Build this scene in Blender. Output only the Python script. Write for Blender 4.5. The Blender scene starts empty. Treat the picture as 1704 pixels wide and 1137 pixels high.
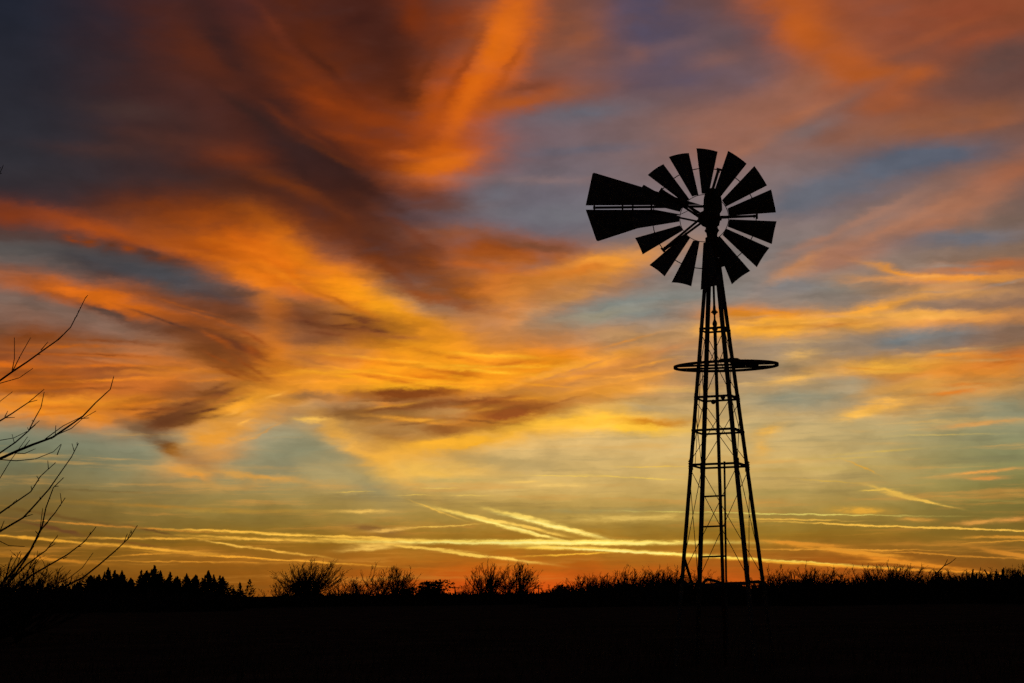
import bpy, bmesh, math, random
from mathutils import Vector, Matrix, Euler

# ------------------------------------------------------------------ camera
FPX, PW, PH = 2600.0, 1704.0, 1137.0         # focal length in photograph pixels, photograph size
HORIZON_Y = 988.0
PITCH = math.atan((HORIZON_Y - PH / 2) / FPX)
ROLL = math.radians(0.6)
EYE = Vector((0.0, 0.0, 1.55))
ROT = Matrix.Rotation(math.pi / 2 + PITCH, 3, 'X') @ Matrix.Rotation(-ROLL, 3, 'Z')

scene = bpy.context.scene
COL = scene.collection
cam_data = bpy.data.cameras.new('camera')
cam_data.sensor_fit = 'HORIZONTAL'
cam_data.sensor_width = 36.0
cam_data.lens = 36.0 * FPX / PW
cam_data.clip_start = 0.05
cam_data.clip_end = 20000.0
cam = bpy.data.objects.new('camera', cam_data)
cam.matrix_world = Matrix.Translation(EYE) @ ROT.to_4x4()
COL.objects.link(cam)
scene.camera = cam


def ray(px, py):
    """direction in the world of a photograph pixel"""
    return (ROT @ Vector(((px - PW / 2) / FPX, (PH / 2 - py) / FPX, -1.0))).normalized()


def at_range(px, py, dist):
    """point seen at a pixel, at a horizontal distance from the camera"""
    d = ray(px, py)
    return EYE + d * (dist / math.hypot(d.x, d.y))


def azel(px, py):
    d = ray(px, py)
    return FPX * math.atan2(d.x, d.y), FPX * math.asin(d.z)


def lin(c):
    return tuple(((v / 255.0) / 12.92 if v / 255.0 <= 0.04045 else ((v / 255.0 + 0.055) / 1.055) ** 2.4) for v in c) + (1.0,)


# ------------------------------------------------------------------ world: dusk sky with lit clouds
world = bpy.data.worlds.new('World')
scene.world = world
world.use_nodes = True
world.cycles.sampling_method = "MANUAL"
world.cycles.sample_map_resolution = 512
NT = world.node_tree
NT.nodes.clear()
NEW, LINK = NT.nodes.new, NT.links.new


def setin(sock, v):
    if isinstance(v, bpy.types.NodeSocket):
        LINK(v, sock)
    else:
        sock.default_value = v


def math_node(op, a, b=None, c=None, clamp=False):
    n = NEW('ShaderNodeMath')
    n.operation = op
    n.use_clamp = clamp
    setin(n.inputs[0], a)
    if b is not None:
        setin(n.inputs[1], b)
    if c is not None:
        setin(n.inputs[2], c)
    return n.outputs[0]


def vec_node(op, a, b=None, c=None, out=0):
    n = NEW('ShaderNodeVectorMath')
    n.operation = op
    setin(n.inputs[0], a)
    if b is not None:
        setin(n.inputs[1], b)
    if c is not None:
        setin(n.inputs[2], c)
    return n.outputs['Value'] if op in ('DOT_PRODUCT', 'LENGTH') else n.outputs[0]


def mix_node(fac, a, b):
    n = NEW('ShaderNodeMix')
    n.data_type = 'RGBA'
    setin(n.inputs[0], fac)
    setin(n.inputs[6], a)
    setin(n.inputs[7], b)
    return n.outputs[2]


def map_range(v, a, b, c=0.0, d=1.0, kind='SMOOTHSTEP'):
    n = NEW('ShaderNodeMapRange')
    n.interpolation_type = kind
    setin(n.inputs[0], v)
    for i, x in enumerate((a, b, c, d)):
        n.inputs[1 + i].default_value = x
    return n.outputs[0]


def noise(vec, detail=4.0, rough=0.55, color=False, distortion=0.0):
    n = NEW('ShaderNodeTexNoise')
    n.noise_dimensions = '3D'
    setin(n.inputs['Vector'], vec)
    n.inputs['Scale'].default_value = 1.0
    n.inputs['Detail'].default_value = detail
    n.inputs['Roughness'].default_value = rough
    n.inputs['Distortion'].default_value = distortion
    return n.outputs['Color' if color else 'Fac']


def ramp(fac, stops):
    n = NEW('ShaderNodeValToRGB')
    n.color_ramp.interpolation = 'CARDINAL'
    el = n.color_ramp.elements
    stops = sorted(stops)
    el[0].position, el[0].color = stops[0]
    el[1].position, el[1].color = stops[-1]
    for p, c in stops[1:-1]:
        e = el.new(p)
        e.color = c
    setin(n.inputs[0], fac)
    return n.outputs[0]


tc = NEW('ShaderNodeTexCoord')
sep = NEW('ShaderNodeSeparateXYZ')
LINK(tc.outputs['Generated'], sep.inputs[0])
DX, DY, DZ = sep.outputs
AZ = math_node('MULTIPLY', math_node('ARCTAN2', DX, DY), FPX)       # azimuth, in 1/2600 rad
EL = math_node('MULTIPLY', math_node('ARCSINE', DZ), FPX)           # elevation, same unit
cxyz = NEW('ShaderNodeCombineXYZ')
LINK(AZ, cxyz.inputs[0])
LINK(EL, cxyz.inputs[1])
cxyz.inputs[2].default_value = 1.0
P0 = cxyz.outputs[0]

# wind-drawn warping of the cloud field: a broad one, a fine one
w1 = vec_node('SUBTRACT', noise(vec_node('MULTIPLY', P0, (1 / 190, 1 / 95, 1.3)), 3.0, 0.5, True), (0.5, 0.5, 0.5))
w2 = vec_node('SUBTRACT', noise(vec_node('MULTIPLY', P0, (1 / 64, 1 / 19, 4.7)), 3.0, 0.55, True), (0.5, 0.5, 0.5))
w3 = vec_node('SUBTRACT', noise(vec_node('MULTIPLY', P0, (1 / 16, 1 / 7, 9.1)), 2.0, 0.6, True), (0.5, 0.5, 0.5))
# the ripples are sharpest in the far, low sheets and soften in the near ones overhead
LOW = map_range(EL, 900.0, 330.0, 0.12, 1.0)
ripple = vec_node('SCALE', vec_node('MULTIPLY', w2, (50.0, 18.0, 0.0)))
LINK(LOW, ripple.node.inputs['Scale'])
P_SOFT = vec_node('ADD', vec_node('MULTIPLY_ADD', w1, (56.0, 30.0, 0.0), vec_node('MULTIPLY_ADD', w3, (15.0, 8.0, 0.0), P0)), ripple)
P_LINE = vec_node('MULTIPLY_ADD', w2, (16.0, 5.0, 0.0), vec_node('MULTIPLY_ADD', w3, (9.0, 4.5, 0.0), P0))
streak = noise(vec_node('MULTIPLY', P_SOFT, (1 / 120, 1 / 46, 2.9)), 3.0, 0.5)
fine = noise(vec_node('MULTIPLY', P0, (1 / 34, 1 / 7, 6.3)), 4.0, 0.62)
MOD_SOFT = map_range(streak, 0.30, 0.66, 0.62, 1.55, 'LINEAR')
MOD_LINE = map_range(fine, 0.30, 0.66, 0.40, 1.75, 'LINEAR')

# clear air: colour by height above the horizon, at five azimuths across the sunset
YS = (980, 930, 880, 820, 760, 705, 640, 560, 470, 380, 300, 200, 100, 0)
AIR = {
    0: ((104, 62, 16), (118, 78, 22), (112, 82, 32), (118, 101, 58), (112, 116, 90), (126, 126, 104), (150, 92, 50), (120, 92, 76), (95, 88, 85),
        (58, 50, 52), (47, 45, 51), (40, 40, 48), (34, 36, 46), (29, 34, 46)),
    426: ((140, 80, 18), (148, 94, 26), (135, 105, 40), (156, 134, 78), (150, 146, 112), (164, 154, 118), (160, 130, 90), (130, 95, 70), (95, 78, 70),
          (68, 46, 40), (56, 38, 36), (58, 36, 32), (50, 32, 31), (50, 35, 40)),
    852: ((205, 80, 18), (180, 105, 26), (165, 125, 48), (202, 166, 92), (217, 180, 112), (216, 173, 106), (172, 130, 85), (148, 122, 100), (130, 120, 112),
          (106, 104, 114), (108, 100, 108), (112, 92, 96), (108, 76, 68), (104, 66, 56)),
    1278: ((172, 76, 16), (160, 98, 28), (150, 118, 46), (192, 159, 90), (205, 173, 108), (194, 167, 114), (166, 140, 104), (150, 130, 110), (128, 120, 114),
           (132, 114, 110), (128, 108, 106), (128, 94, 84), (92, 78, 84), (102, 74, 72)),
    1704: ((122, 72, 20), (128, 88, 30), (120, 100, 42), (130, 124, 70), (138, 137, 96), (150, 143, 106), (150, 120, 85), (135, 105, 85), (138, 108, 86),
           (118, 95, 86), (128, 90, 76), (98, 70, 64), (128, 72, 46), (124, 66, 42)),
}
EL_TOP = FPX * math.pi / 2
el_fac = math_node('DIVIDE', vec_node('DOT_PRODUCT', P_SOFT, (0.0, 1.0, 0.0)), 1400.0)
air = None
prev_az = None
for ax, cols in AIR.items():
    stops = [(max(0.0, azel(852, y)[1] / 1400.0), lin(c)) for y, c in zip(YS, cols)]
    stops.append((0.98, lin(tuple(v * 0.62 for v in cols[-1]))))
    col = ramp(el_fac, stops)
    a = azel(ax, 500)[0]
    air = col if air is None else mix_node(map_range(AZ, prev_az, a, 0, 1, 'SMOOTHSTEP'), air, col)
    prev_az = a
# the sky darkens to night blue overhead and away from the sunset
NIGHT = lin((17, 19, 28))
sun_dir = ray(955, 985)
away = vec_node('DOT_PRODUCT', tc.outputs['Generated'], tuple(Vector((sun_dir.x, sun_dir.y, 0.35)).normalized()))
air = mix_node(map_range(away, 0.90, 0.68), air, NIGHT)
# thin level veils low over the sunset
veil = noise(vec_node('MULTIPLY', P_LINE, (1 / 300, 1 / 17, 5.1)), 4.0, 0.6)
low_sky = map_range(EL, 470.0, 330.0)
air = mix_node(math_node('MULTIPLY', map_range(veil, 0.50, 0.72, 0.0, 0.62), low_sky), air, mix_node(map_range(EL, 60.0, 300.0), lin((196, 128, 44)), lin((222, 176, 96))))
air = mix_node(math_node('MULTIPLY', map_range(veil, 0.48, 0.30, 0.0, 0.30), low_sky), air, mix_node(map_range(EL, 60.0, 300.0), lin((112, 78, 26)), lin((120, 124, 98))))
sky = air




def stroke_frame(st):
    x, y, a, b, ang, col, alpha, line = st
    u, v = azel(x, y)
    a, b = (a, b * 0.86) if line else (a * 1.17, b * 1.17)
    t = math.radians(ang)
    return u, v, a, b, math.cos(t), math.sin(t)


def composite(strokes, base):
    """lay soft patches of cloud over the sky: (x, y, half length, half width, tilt, colour, opacity, fine edge);
    built in batches, each a node group that takes the warped directions and the sky so far"""
    global NEW, LINK
    out = base
    for k in range(0, len(strokes), 24):
        g = bpy.data.node_groups.new('cloud_layer', 'ShaderNodeTree')
        for nm, kind in (('Sky', 'NodeSocketColor'), ('Soft', 'NodeSocketVector'), ('Line', 'NodeSocketVector'),
                         ('ModSoft', 'NodeSocketFloat'), ('ModLine', 'NodeSocketFloat')):
            g.interface.new_socket(nm, in_out='INPUT', socket_type=kind)
        g.interface.new_socket('Sky', in_out='OUTPUT', socket_type='NodeSocketColor')
        NEW, LINK = g.nodes.new, g.links.new
        gi = NEW('NodeGroupInput')
        cur = gi.outputs[0]
        # the layers are evaluated one after another
        serial = {False: vec_node('MULTIPLY_ADD', cur, (1e-9,) * 3, gi.outputs[1]), True: vec_node('MULTIPLY_ADD', cur, (1e-9,) * 3, gi.outputs[2])}
        for st in strokes[k:k + 24]:
            u, v, a, b, c, s = stroke_frame(st)
            col, alpha, line = st[5:]
            P = serial[line]
            m1 = vec_node('DOT_PRODUCT', P, (c / a, s / a, -(u * c + v * s) / a))
            m2 = vec_node('DOT_PRODUCT', P, (-s / b, c / b, (u * s - v * c) / b))
            d = math_node('MULTIPLY_ADD', m1, m1, math_node('MULTIPLY_ADD', m2, m2, -math.log(alpha)))
            e = math_node('MULTIPLY', math_node('POWER', 0.3679, d), gi.outputs[4 if line else 3])
            if not line and col[0] > 190 and col[0] > 1.6 * col[2]:           # sun-lit undersides lean to gold
                col = (min(255, col[0] * 1.02), min(235, col[1] * 1.02), col[2] * 0.92)
            cur = mix_node(e, cur, lin(col))
        go = NEW('NodeGroupOutput')
        LINK(cur, go.inputs[0])
        NEW, LINK = NT.nodes.new, NT.links.new
        n = NEW('ShaderNodeGroup')
        n.node_tree = g
        for i, src in enumerate((out, P_SOFT, P_LINE, MOD_SOFT, MOD_LINE)):
            LINK(src, n.inputs[i])
        out = n.outputs[0]
    return out


def reach(st):
    """box of directions that a patch can touch, warping included"""
    u, v, a, b, c, s = stroke_frame(st)
    hu = 2.5 * math.hypot(a * c, b * s) + (14 if st[7] else 46)
    hv = 2.5 * math.hypot(a * s, b * c) + (7 if st[7] else 24)
    return u - hu, u + hu, v - hv, v + hv


STROKES = []


def paint(x, y, a, b, ang, col, alpha=0.9, line=False):
    STROKES.append((x, y, a, b, ang, col, alpha, line))


def ragged(x, y, a, b, ang, cols, n, alpha=0.5, thin=(2.2, 4.6), line=True):
    """torn streaks scattered through a patch of cloud"""
    for _ in range(n):
        r, w = math.sqrt(WISP.random()), WISP.uniform(0, 2 * math.pi)
        dx, dy = a * r * math.cos(w), b * r * math.sin(w)
        t = math.radians(ang)
        c = WISP.choice(cols)
        k = WISP.uniform(0.92, 1.08)
        paint(x + dx * math.cos(t) + dy * math.sin(t), y - dx * math.sin(t) + dy * math.cos(t), a * WISP.uniform(0.22, 0.5), WISP.uniform(*thin),
              ang + WISP.gauss(0, 4), tuple(min(255, v * k) for v in c), alpha * WISP.uniform(0.7, 1.2), line)


WISP = random.Random(17)


def trail(x0, y0, x1, y1, w, col, alpha=0.9):
    """a streak between two directions"""
    paint((x0 + x1) / 2, (y0 + y1) / 2, math.hypot(x1 - x0, y1 - y0) * 0.46, w * 0.70, -math.degrees(math.atan2(y1 - y0, x1 - x0)), (col[0], col[1], col[2] * 0.86), alpha * 1.6, True)

# --- smoky veil, upper left
for s in (
    (430, 120, 170, 120, -30, (72, 34, 24), .8), (530, 60, 170, 100, 0, (86, 37, 20), .8), (560, 200, 190, 90, -20, (108, 45, 15), .8),
    (600, 180, 110, 30, -5, (130, 51, 12), .7), (330, 180, 120, 50, -10, (66, 40, 38), .5), (395, 255, 70, 18, 0, (118, 48, 14), .7),
    (300, 235, 90, 14, -4, (84, 48, 38), .5), (200, 250, 90, 12, 0, (74, 46, 40), .5), (220, 185, 80, 12, -5, (70, 50, 46), .4),
    (395, 10, 40, 40, -50, (78, 40, 38), .6), (370, 70, 90, 22, -50, (42, 29, 30), .6), (450, 170, 70, 40, -45, (62, 30, 22), .5),
    (665, 110, 60, 90, 0, (72, 31, 18), .8), (600, 20, 60, 45, 0, (66, 30, 22), .8), (690, 20, 50, 28, -40, (114, 44, 12), .8),
    (720, 70, 28, 50, -15, (88, 42, 28), .5), (760, 40, 40, 60, -20, (128, 55, 24), .7),
    # lit right rim of the fan
    (855, 20, 42, 110, -5, (192, 88, 32), .9), (825, 90, 34, 80, -22, (218, 105, 16), 1), (780, 165, 50, 70, -30, (194, 82, 10), .9),
    (730, 225, 60, 50, -25, (186, 80, 12), .9), (725, 275, 58, 26, 4, (224, 108, 18), 1), (650, 265, 80, 40, 0, (124, 50, 12), .7),
    (735, 190, 70, 40, -40, (176, 76, 12), .5), (645, 215, 80, 24, -8, (132, 54, 12), .5), (672, 140, 26, 44, 10, (74, 32, 18), .7),
    (900, 158, 90, 20, 8, (158, 76, 32), .9), (885, 150, 40, 9, 10, (112, 58, 38), .8), (975, 152, 60, 10, 12, (142, 82, 52), .6),
    (860, 175, 50, 10, 8, (176, 84, 28), .7),
    # the dark core
    (540, 300, 95, 50, -35, (48, 27, 24), 1), (490, 245, 80, 30, -35, (54, 32, 30), .8), (600, 355, 95, 38, -30, (62, 30, 22), .9),
    (625, 405, 60, 40, -50, (72, 35, 24), .9), (690, 425, 80, 40, -25, (84, 40, 24), .8), (765, 482, 85, 26, -8, (94, 42, 18), .9),
    (690, 425, 26, 12, 40, (76, 42, 34), .7), (450, 335, 95, 20, -20, (68, 33, 22), .8), (745, 345, 80, 17, 2, (98, 56, 40), .8),
    (475, 310, 70, 11, -20, (112, 50, 16), .7), (340, 320, 120, 16, -8, (64, 38, 34), .6), (700, 330, 60, 18, 0, (104, 48, 20), .6),
    (830, 325, 60, 28, 0, (106, 102, 110), .7), (780, 392, 90, 14, -2, (138, 84, 62), .8),
    # ---- upper lit band, left
    (60, 366, 100, 17, -7, (146, 60, 18), .9), (175, 392, 90, 13, -13, (170, 74, 20), .9), (290, 345, 100, 26, 0, (86, 40, 22), .7),
    (30, 352, 60, 10, -8, (110, 50, 28), .5),
    (390, 372, 130, 30, -4, (128, 56, 14), .9), (420, 420, 140, 30, -8, (190, 88, 12), 1), (420, 458, 85, 17, -8, (238, 127, 20), 1),
    (500, 455, 100, 36, -25, (208, 99, 14), .9), (330, 430, 60, 20, -18, (160, 72, 14), .8),
    (600, 502, 120, 22, -36, (236, 130, 20), 1), (690, 552, 100, 28, -32, (255, 162, 25), 1),
    # ---- slate gap under it
    (20, 393, 70, 9, -4, (88, 46, 30), .7), (160, 415, 80, 12, -13, (78, 48, 38), .8), (260, 430, 60, 11, -15, (70, 46, 40), .8),
    (30, 422, 90, 20, -3, (98, 92, 88), .9), (180, 442, 110, 22, -10, (64, 59, 60), .9), (310, 470, 110, 17, -13, (72, 73, 78), .9),
    (430, 493, 70, 8, -10, (104, 72, 56), .7),
    # ---- second lit band, left
    (50, 462, 110, 16, -5, (148, 86, 54), .8), (130, 488, 95, 13, -4, (202, 99, 28), 1), (235, 516, 100, 13, -14, (224, 109, 16), 1),
    (340, 545, 70, 13, -16, (212, 102, 18), .9), (290, 500, 95, 11, -12, (128, 64, 28), .8), (390, 520, 70, 18, -10, (112, 62, 38), .8),
    (210, 526, 90, 7, -16, (76, 51, 42), .8), (330, 563, 90, 13, -20, (74, 42, 28), .9), (140, 538, 120, 18, -9, (130, 104, 90), .8),
    (30, 520, 80, 14, -4, (132, 100, 84), .6),
    # ---- mottled orange sheet, left
    (60, 572, 110, 28, 0, (124, 62, 24), .8), (40, 600, 90, 12, -5, (92, 46, 30), .8), (30, 613, 70, 7, -4, (226, 110, 15), .9),
    (120, 642, 170, 34, 0, (190, 92, 18), .9), (120, 684, 180, 20, 0, (224, 132, 30), 1), (260, 640, 130, 44, 0, (196, 106, 45), .8),
    (210, 592, 110, 18, 0, (160, 100, 62), .7), (110, 632, 80, 8, 0, (122, 60, 20), .7), (60, 655, 60, 6, 0, (140, 70, 20), .6),
    (260, 620, 70, 7, 0, (224, 130, 44), .6), (180, 618, 90, 6, 3, (130, 66, 34), .6), (160, 668, 80, 7, 2, (240, 150, 36), .6),
    (240, 668, 70, 7, 4, (168, 88, 28), .5), (250, 598, 70, 6, -4, (214, 116, 40), .5),
    # ---- dark curl
    (370, 580, 75, 26, -24, (88, 47, 30), 1), (400, 600, 50, 26, -25, (104, 54, 28), .8), (440, 603, 40, 32, 0, (172, 76, 15), .8), (362, 652, 62, 18, 6, (102, 56, 28), 1),
    (305, 690, 72, 18, 18, (106, 60, 32), 1), (225, 706, 36, 9, -20, (120, 90, 62), .7), (285, 748, 36, 11, -38, (92, 54, 29), 1),
    (455, 555, 26, 60, 5, (216, 116, 22), .9), (440, 660, 70, 24, 28, (252, 168, 44), 1), (385, 712, 80, 18, 26, (228, 152, 58), .9),
    (355, 765, 60, 18, 15, (222, 146, 64), .8), (312, 790, 24, 6, -22, (226, 150, 60), .9), (405, 793, 90, 5, -4, (212, 152, 72), 1),
    (330, 772, 26, 10, -30, (160, 92, 36), .6), (520, 690, 60, 30, 10, (150, 146, 118), .7), (440, 770, 90, 16, 4, (138, 130, 96), .7),
    # ---- central brown shelf and the great orange sheet
    (650, 612, 210, 46, 0, (226, 126, 20), .9), (770, 592, 130, 38, -15, (252, 156, 25), 1), (535, 632, 90, 18, 0, (242, 152, 45), .9),
    (840, 622, 160, 36, 0, (236, 140, 25), .9), (900, 580, 70, 46, 0, (216, 116, 20), .8), (565, 543, 115, 23, -6, (108, 54, 28), 1),
    (635, 554, 70, 10, -16, (112, 56, 24), .3), (790, 605, 200, 34, -3, (248, 153, 26), .7), (960, 655, 110, 14, 8, (246, 166, 52), .5), (700, 580, 110, 18, -20, (252, 160, 28), .7), (500, 560, 50, 14, 0, (150, 92, 56), .8), (520, 598, 50, 12, -6, (186, 114, 56), .6),
    (750, 622, 60, 8, 4, (206, 104, 18), .7), (700, 645, 90, 9, 0, (255, 172, 34), .8),
    (680, 658, 70, 7, 0, (138, 70, 24), .9), (745, 676, 120, 8, 1, (140, 74, 28), .9), (590, 680, 60, 9, 0, (142, 88, 48), .8),
    (620, 694, 80, 8, -4, (124, 84, 46), .8), (510, 654, 44, 5, 0, (146, 104, 66), .6), (690, 700, 130, 12, -4, (176, 112, 48), .7),
    (640, 742, 50, 15, -10, (172, 112, 52), .8), (850, 692, 90, 18, 10, (162, 84, 30), .9), (960, 642, 120, 15, 12, (184, 120, 62), .8),
    (900, 665, 110, 8, 10, (232, 150, 40), .6), (1050, 625, 90, 8, 10, (226, 150, 66), .7), (980, 605, 90, 9, 14, (244, 160, 52), .8),
    (1040, 600, 110, 10, 12, (206, 132, 66), .6), (640, 690, 60, 6, 0, (214, 150, 60), .5), (800, 700, 90, 6, 6, (226, 136, 34), .6),
    (565, 772, 70, 17, -32, (138, 138, 106), .8), (650, 735, 95, 26, -16, (208, 150, 74), .9), (600, 745, 85, 11, -35, (236, 170, 76), .9), (660, 722, 60, 12, -10, (150, 96, 46), .6), (490, 752, 60, 20, 0, (140, 138, 106), .6),
    (700, 780, 90, 16, 0, (236, 182, 86), .8), (800, 732, 130, 13, 8, (250, 176, 50), 1), (950, 702, 130, 17, 5, (252, 186, 64), 1),
    (1065, 712, 70, 11, 0, (255, 192, 66), 1), (1095, 703, 55, 5, 0, (202, 124, 26), .9), (1090, 680, 60, 9, 0, (168, 148, 112), .7),
    (735, 713, 90, 12, 0, (124, 70, 30), .6), (690, 657, 70, 7, 0, (136, 70, 24), .9), (760, 677, 110, 8, 1, (134, 70, 28), .9), (860, 690, 70, 12, 8, (156, 82, 32), .8), (610, 688, 80, 11, -2, (128, 84, 44), .8),
    (580, 547, 105, 20, -8, (112, 57, 30), .6), (385, 588, 78, 27, -28, (104, 55, 30), .6),
    (505, 693, 20, 4, -4, (240, 184, 90), .9), (840, 765, 110, 10, -4, (176, 150, 96), .6),
    # ---- left of the mill wheel
    (890, 432, 120, 25, -5, (168, 84, 30), .9), (830, 418, 80, 18, 0, (146, 68, 22), .9), (860, 472, 100, 36, 0, (186, 102, 36), .9),
    (885, 408, 60, 8, -8, (118, 70, 46), .9), (1010, 440, 90, 18, 12, (230, 148, 58), 1), (945, 484, 70, 22, 12, (190, 126, 66), .8),
    (960, 452, 60, 10, 8, (206, 116, 40), .7), (845, 540, 50, 40, 20, (214, 130, 52), .8), (930, 505, 60, 10, 22, (214, 142, 70), .6),
    (1055, 510, 120, 17, 5, (126, 134, 130), 1), (960, 532, 80, 13, 10, (150, 140, 116), .8), (1010, 560, 120, 14, 0, (178, 136, 92), .6),
    (940, 355, 120, 16, 0, (112, 110, 116), .7), (900, 300, 140, 7, -2, (130, 108, 108), .6), (960, 250, 120, 6, 2, (98, 96, 108), .5),
    # ---- right of the mill
    (1075, 40, 70, 70, 0, (76, 74, 98), .7), (1120, 120, 110, 30, -10, (88, 78, 96), .6), (1000, 110, 60, 40, 0, (104, 82, 86), .5),
    (950, 60, 60, 50, -30, (150, 84, 52), .6), (940, 195, 110, 14, 6, (104, 102, 112), .7),
    (1300, 0, 70, 40, -30, (176, 86, 38), .7), (1360, 60, 60, 70, 25, (186, 88, 28), .9), (1420, 110, 90, 34, -20, (172, 84, 34), .8),
    (1480, 20, 130, 50, 0, (152, 78, 46), .7), (1600, 40, 130, 60, 0, (140, 70, 44), .8), (1480, 150, 110, 40, -10, (160, 82, 44), .7),
    (1660, 115, 90, 34, 10, (98, 70, 64), .9), (1560, 85, 80, 16, 15, (128, 74, 56), .6), (1300, 160, 110, 50, 25, (158, 98, 72), .8),
    (1230, 200, 110, 36, 20, (150, 100, 82), .7), (1400, 200, 120, 24, 14, (132, 88, 74), .6), (1560, 205, 150, 22, 5, (146, 88, 58), .7),
    (1240, 130, 70, 28, 20, (108, 88, 94), .7), (1580, 140, 60, 16, 12, (112, 76, 66), .6), (1500, 90, 60, 12, 18, (120, 76, 62), .6),
    (1340, 45, 85, 26, -42, (186, 90, 30), .6), (1400, 100, 80, 24, -34, (182, 88, 30), .6), (1475, 126, 60, 13, -4, (174, 86, 32), .8),
    (1330, 225, 60, 12, 16, (126, 102, 98), .7), (1420, 165, 60, 10, 24, (124, 88, 78), .6), (1470, 175, 40, 12, 10, (166, 86, 42), .6), (1130, 75, 60, 12, 10, (116, 88, 90), .5), (1060, 92, 24, 14, 0, (124, 86, 82), .6), (1190, 95, 50, 12, 8, (134, 92, 82), .5),
    (1540, 262, 95, 16, 0, (90, 94, 108), 1), (1430, 298, 130, 20, 12, (92, 98, 112), .9), (1340, 330, 90, 18, 12, (104, 106, 116), .9),
    (1650, 305, 70, 18, 22, (160, 96, 68), .9), (1350, 442, 60, 9, 22, (210, 142, 88), 1), (1450, 402, 140, 24, 22, (166, 116, 92), .9),
    (1570, 366, 80, 18, 20, (166, 110, 82), .8), (1600, 400, 90, 12, 0, (112, 110, 116), .8), (1430, 470, 100, 14, 0, (130, 126, 118), .9),
    (1310, 475, 60, 10, 4, (124, 126, 128), .8), (1600, 463, 125, 8, -3, (234, 146, 48), 1), (1500, 450, 45, 5, -15, (226, 146, 60), .9),
    (1640, 446, 90, 10, 0, (188, 110, 62), .8), (1580, 486, 90, 9, -5, (202, 142, 86), .8), (1600, 535, 130, 12, -2, (216, 140, 70), .9),
    (1265, 522, 90, 13, -6, (214, 128, 42), 1), (1310, 547, 130, 16, 0, (244, 168, 60), 1), (1450, 514, 70, 9, 12, (234, 158, 66), .9),
    (1530, 526, 70, 7, -3, (232, 164, 82), .8), (1560, 562, 110, 13, 0, (118, 122, 122), 1), (1680, 562, 60, 18, 0, (128, 94, 70), .9),
    (1585, 620, 120, 20, 0, (214, 121, 30), 1), (1650, 604, 90, 10, 4, (206, 110, 40), .9), (1490, 610, 80, 12, 0, (234, 168, 66), .9),
    (1540, 655, 160, 26, 0, (206, 146, 76), .8), (1370, 665, 90, 16, 0, (138, 142, 122), .8), (1500, 648, 70, 7, 8, (222, 156, 70), .6),
    (1680, 680, 60, 18, 0, (140, 138, 108), .8), (1400, 640, 60, 10, 0, (160, 146, 116), .6),
):
    paint(*s)
# wisps of the fan overhead and of the lit bands
for s in (
    (805, 118, 80, 15, 60, (222, 109, 20), .5), (842, 60, 65, 11, 68, (214, 104, 28), .4), (762, 200, 62, 12, 55, (206, 94, 14), .4), (738, 270, 52, 12, 10, (230, 114, 20), .5),
    (700, 252, 42, 6, 5, (214, 100, 16), .5), (852, 112, 42, 6, 60, (150, 66, 20), .4), (775, 105, 62, 8, 62, (120, 50, 16), .5), (705, 130, 60, 8, 66, (96, 42, 18), .4),
    (600, 190, 90, 8, -14, (146, 59, 13), .5), (560, 168, 80, 7, -20, (128, 52, 14), .5), (630, 236, 80, 7, -10, (140, 57, 13), .5), (520, 130, 70, 8, -35, (112, 47, 18), .5),
    (470, 60, 62, 8, -45, (106, 46, 26), .5), (560, 262, 70, 6, -25, (98, 44, 18), .4), (500, 215, 60, 6, -28, (114, 48, 16), .4), (540, 110, 60, 8, -40, (62, 29, 20), .4),
    (640, 70, 26, 60, 10, (60, 28, 20), .4), (430, 200, 70, 7, -30, (54, 32, 28), .5), (640, 330, 80, 8, -30, (56, 28, 22), .5), (560, 350, 80, 6, -30, (96, 44, 20), .4),
    (690, 390, 60, 6, -35, (110, 52, 28), .4), (660, 460, 60, 7, -38, (120, 54, 18), .5), (800, 445, 60, 6, -8, (196, 96, 28), .5), (730, 500, 70, 6, -14, (150, 70, 18), .5),
    (470, 430, 90, 6, -14, (222, 112, 18), .5), (380, 440, 70, 6, -16, (214, 106, 16), .5), (520, 480, 70, 5, -24, (246, 140, 24), .5), (560, 500, 60, 5, -26, (160, 78, 20), .5),
    (1400, 385, 90, 7, 22, (176, 122, 94), .5), (1500, 375, 80, 6, 20, (180, 120, 88), .5), (1440, 330, 70, 6, 14, (122, 106, 108), .5), (1260, 240, 80, 8, 22, (168, 110, 84), .4),
    (1340, 190, 80, 8, 18, (170, 104, 72), .4), (1560, 60, 70, 8, 14, (164, 82, 44), .5), (1640, 60, 60, 8, 10, (150, 74, 44), .5), (1620, 210, 70, 7, 6, (160, 94, 60), .5),
):
    paint(*s)
for s in (
    (150, 404, 14, 7, 0, (124, 58, 24), .8), (185, 410, 12, 8, 20, (94, 51, 34), .8), (215, 414, 14, 7, 0, (138, 63, 22), .8), (245, 424, 13, 8, -20, (88, 51, 38), .8),
    (272, 430, 14, 6, 0, (124, 61, 26), .7), (120, 398, 16, 6, -10, (140, 61, 20), .7), (300, 508, 60, 3, -14, (152, 77, 30), .6), (350, 530, 50, 3, -16, (178, 87, 24), .6),
    (280, 536, 60, 3, -18, (88, 53, 38), .6), (395, 575, 40, 4, -26, (84, 46, 30), .7), (420, 560, 30, 4, -30, (150, 72, 24), .6),
):
    paint(*s, True)
ragged(385, 590, 70, 30, -26, ((84, 46, 30), (96, 50, 28), (150, 72, 22)), 11, .6, (3, 6))
ragged(330, 675, 85, 24, 16, ((100, 55, 28), (116, 64, 32), (176, 98, 38)), 11, .6, (3, 6))
ragged(570, 546, 100, 22, -7, ((98, 50, 28), (112, 58, 30), (150, 82, 40)), 10, .6, (3, 6))
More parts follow.
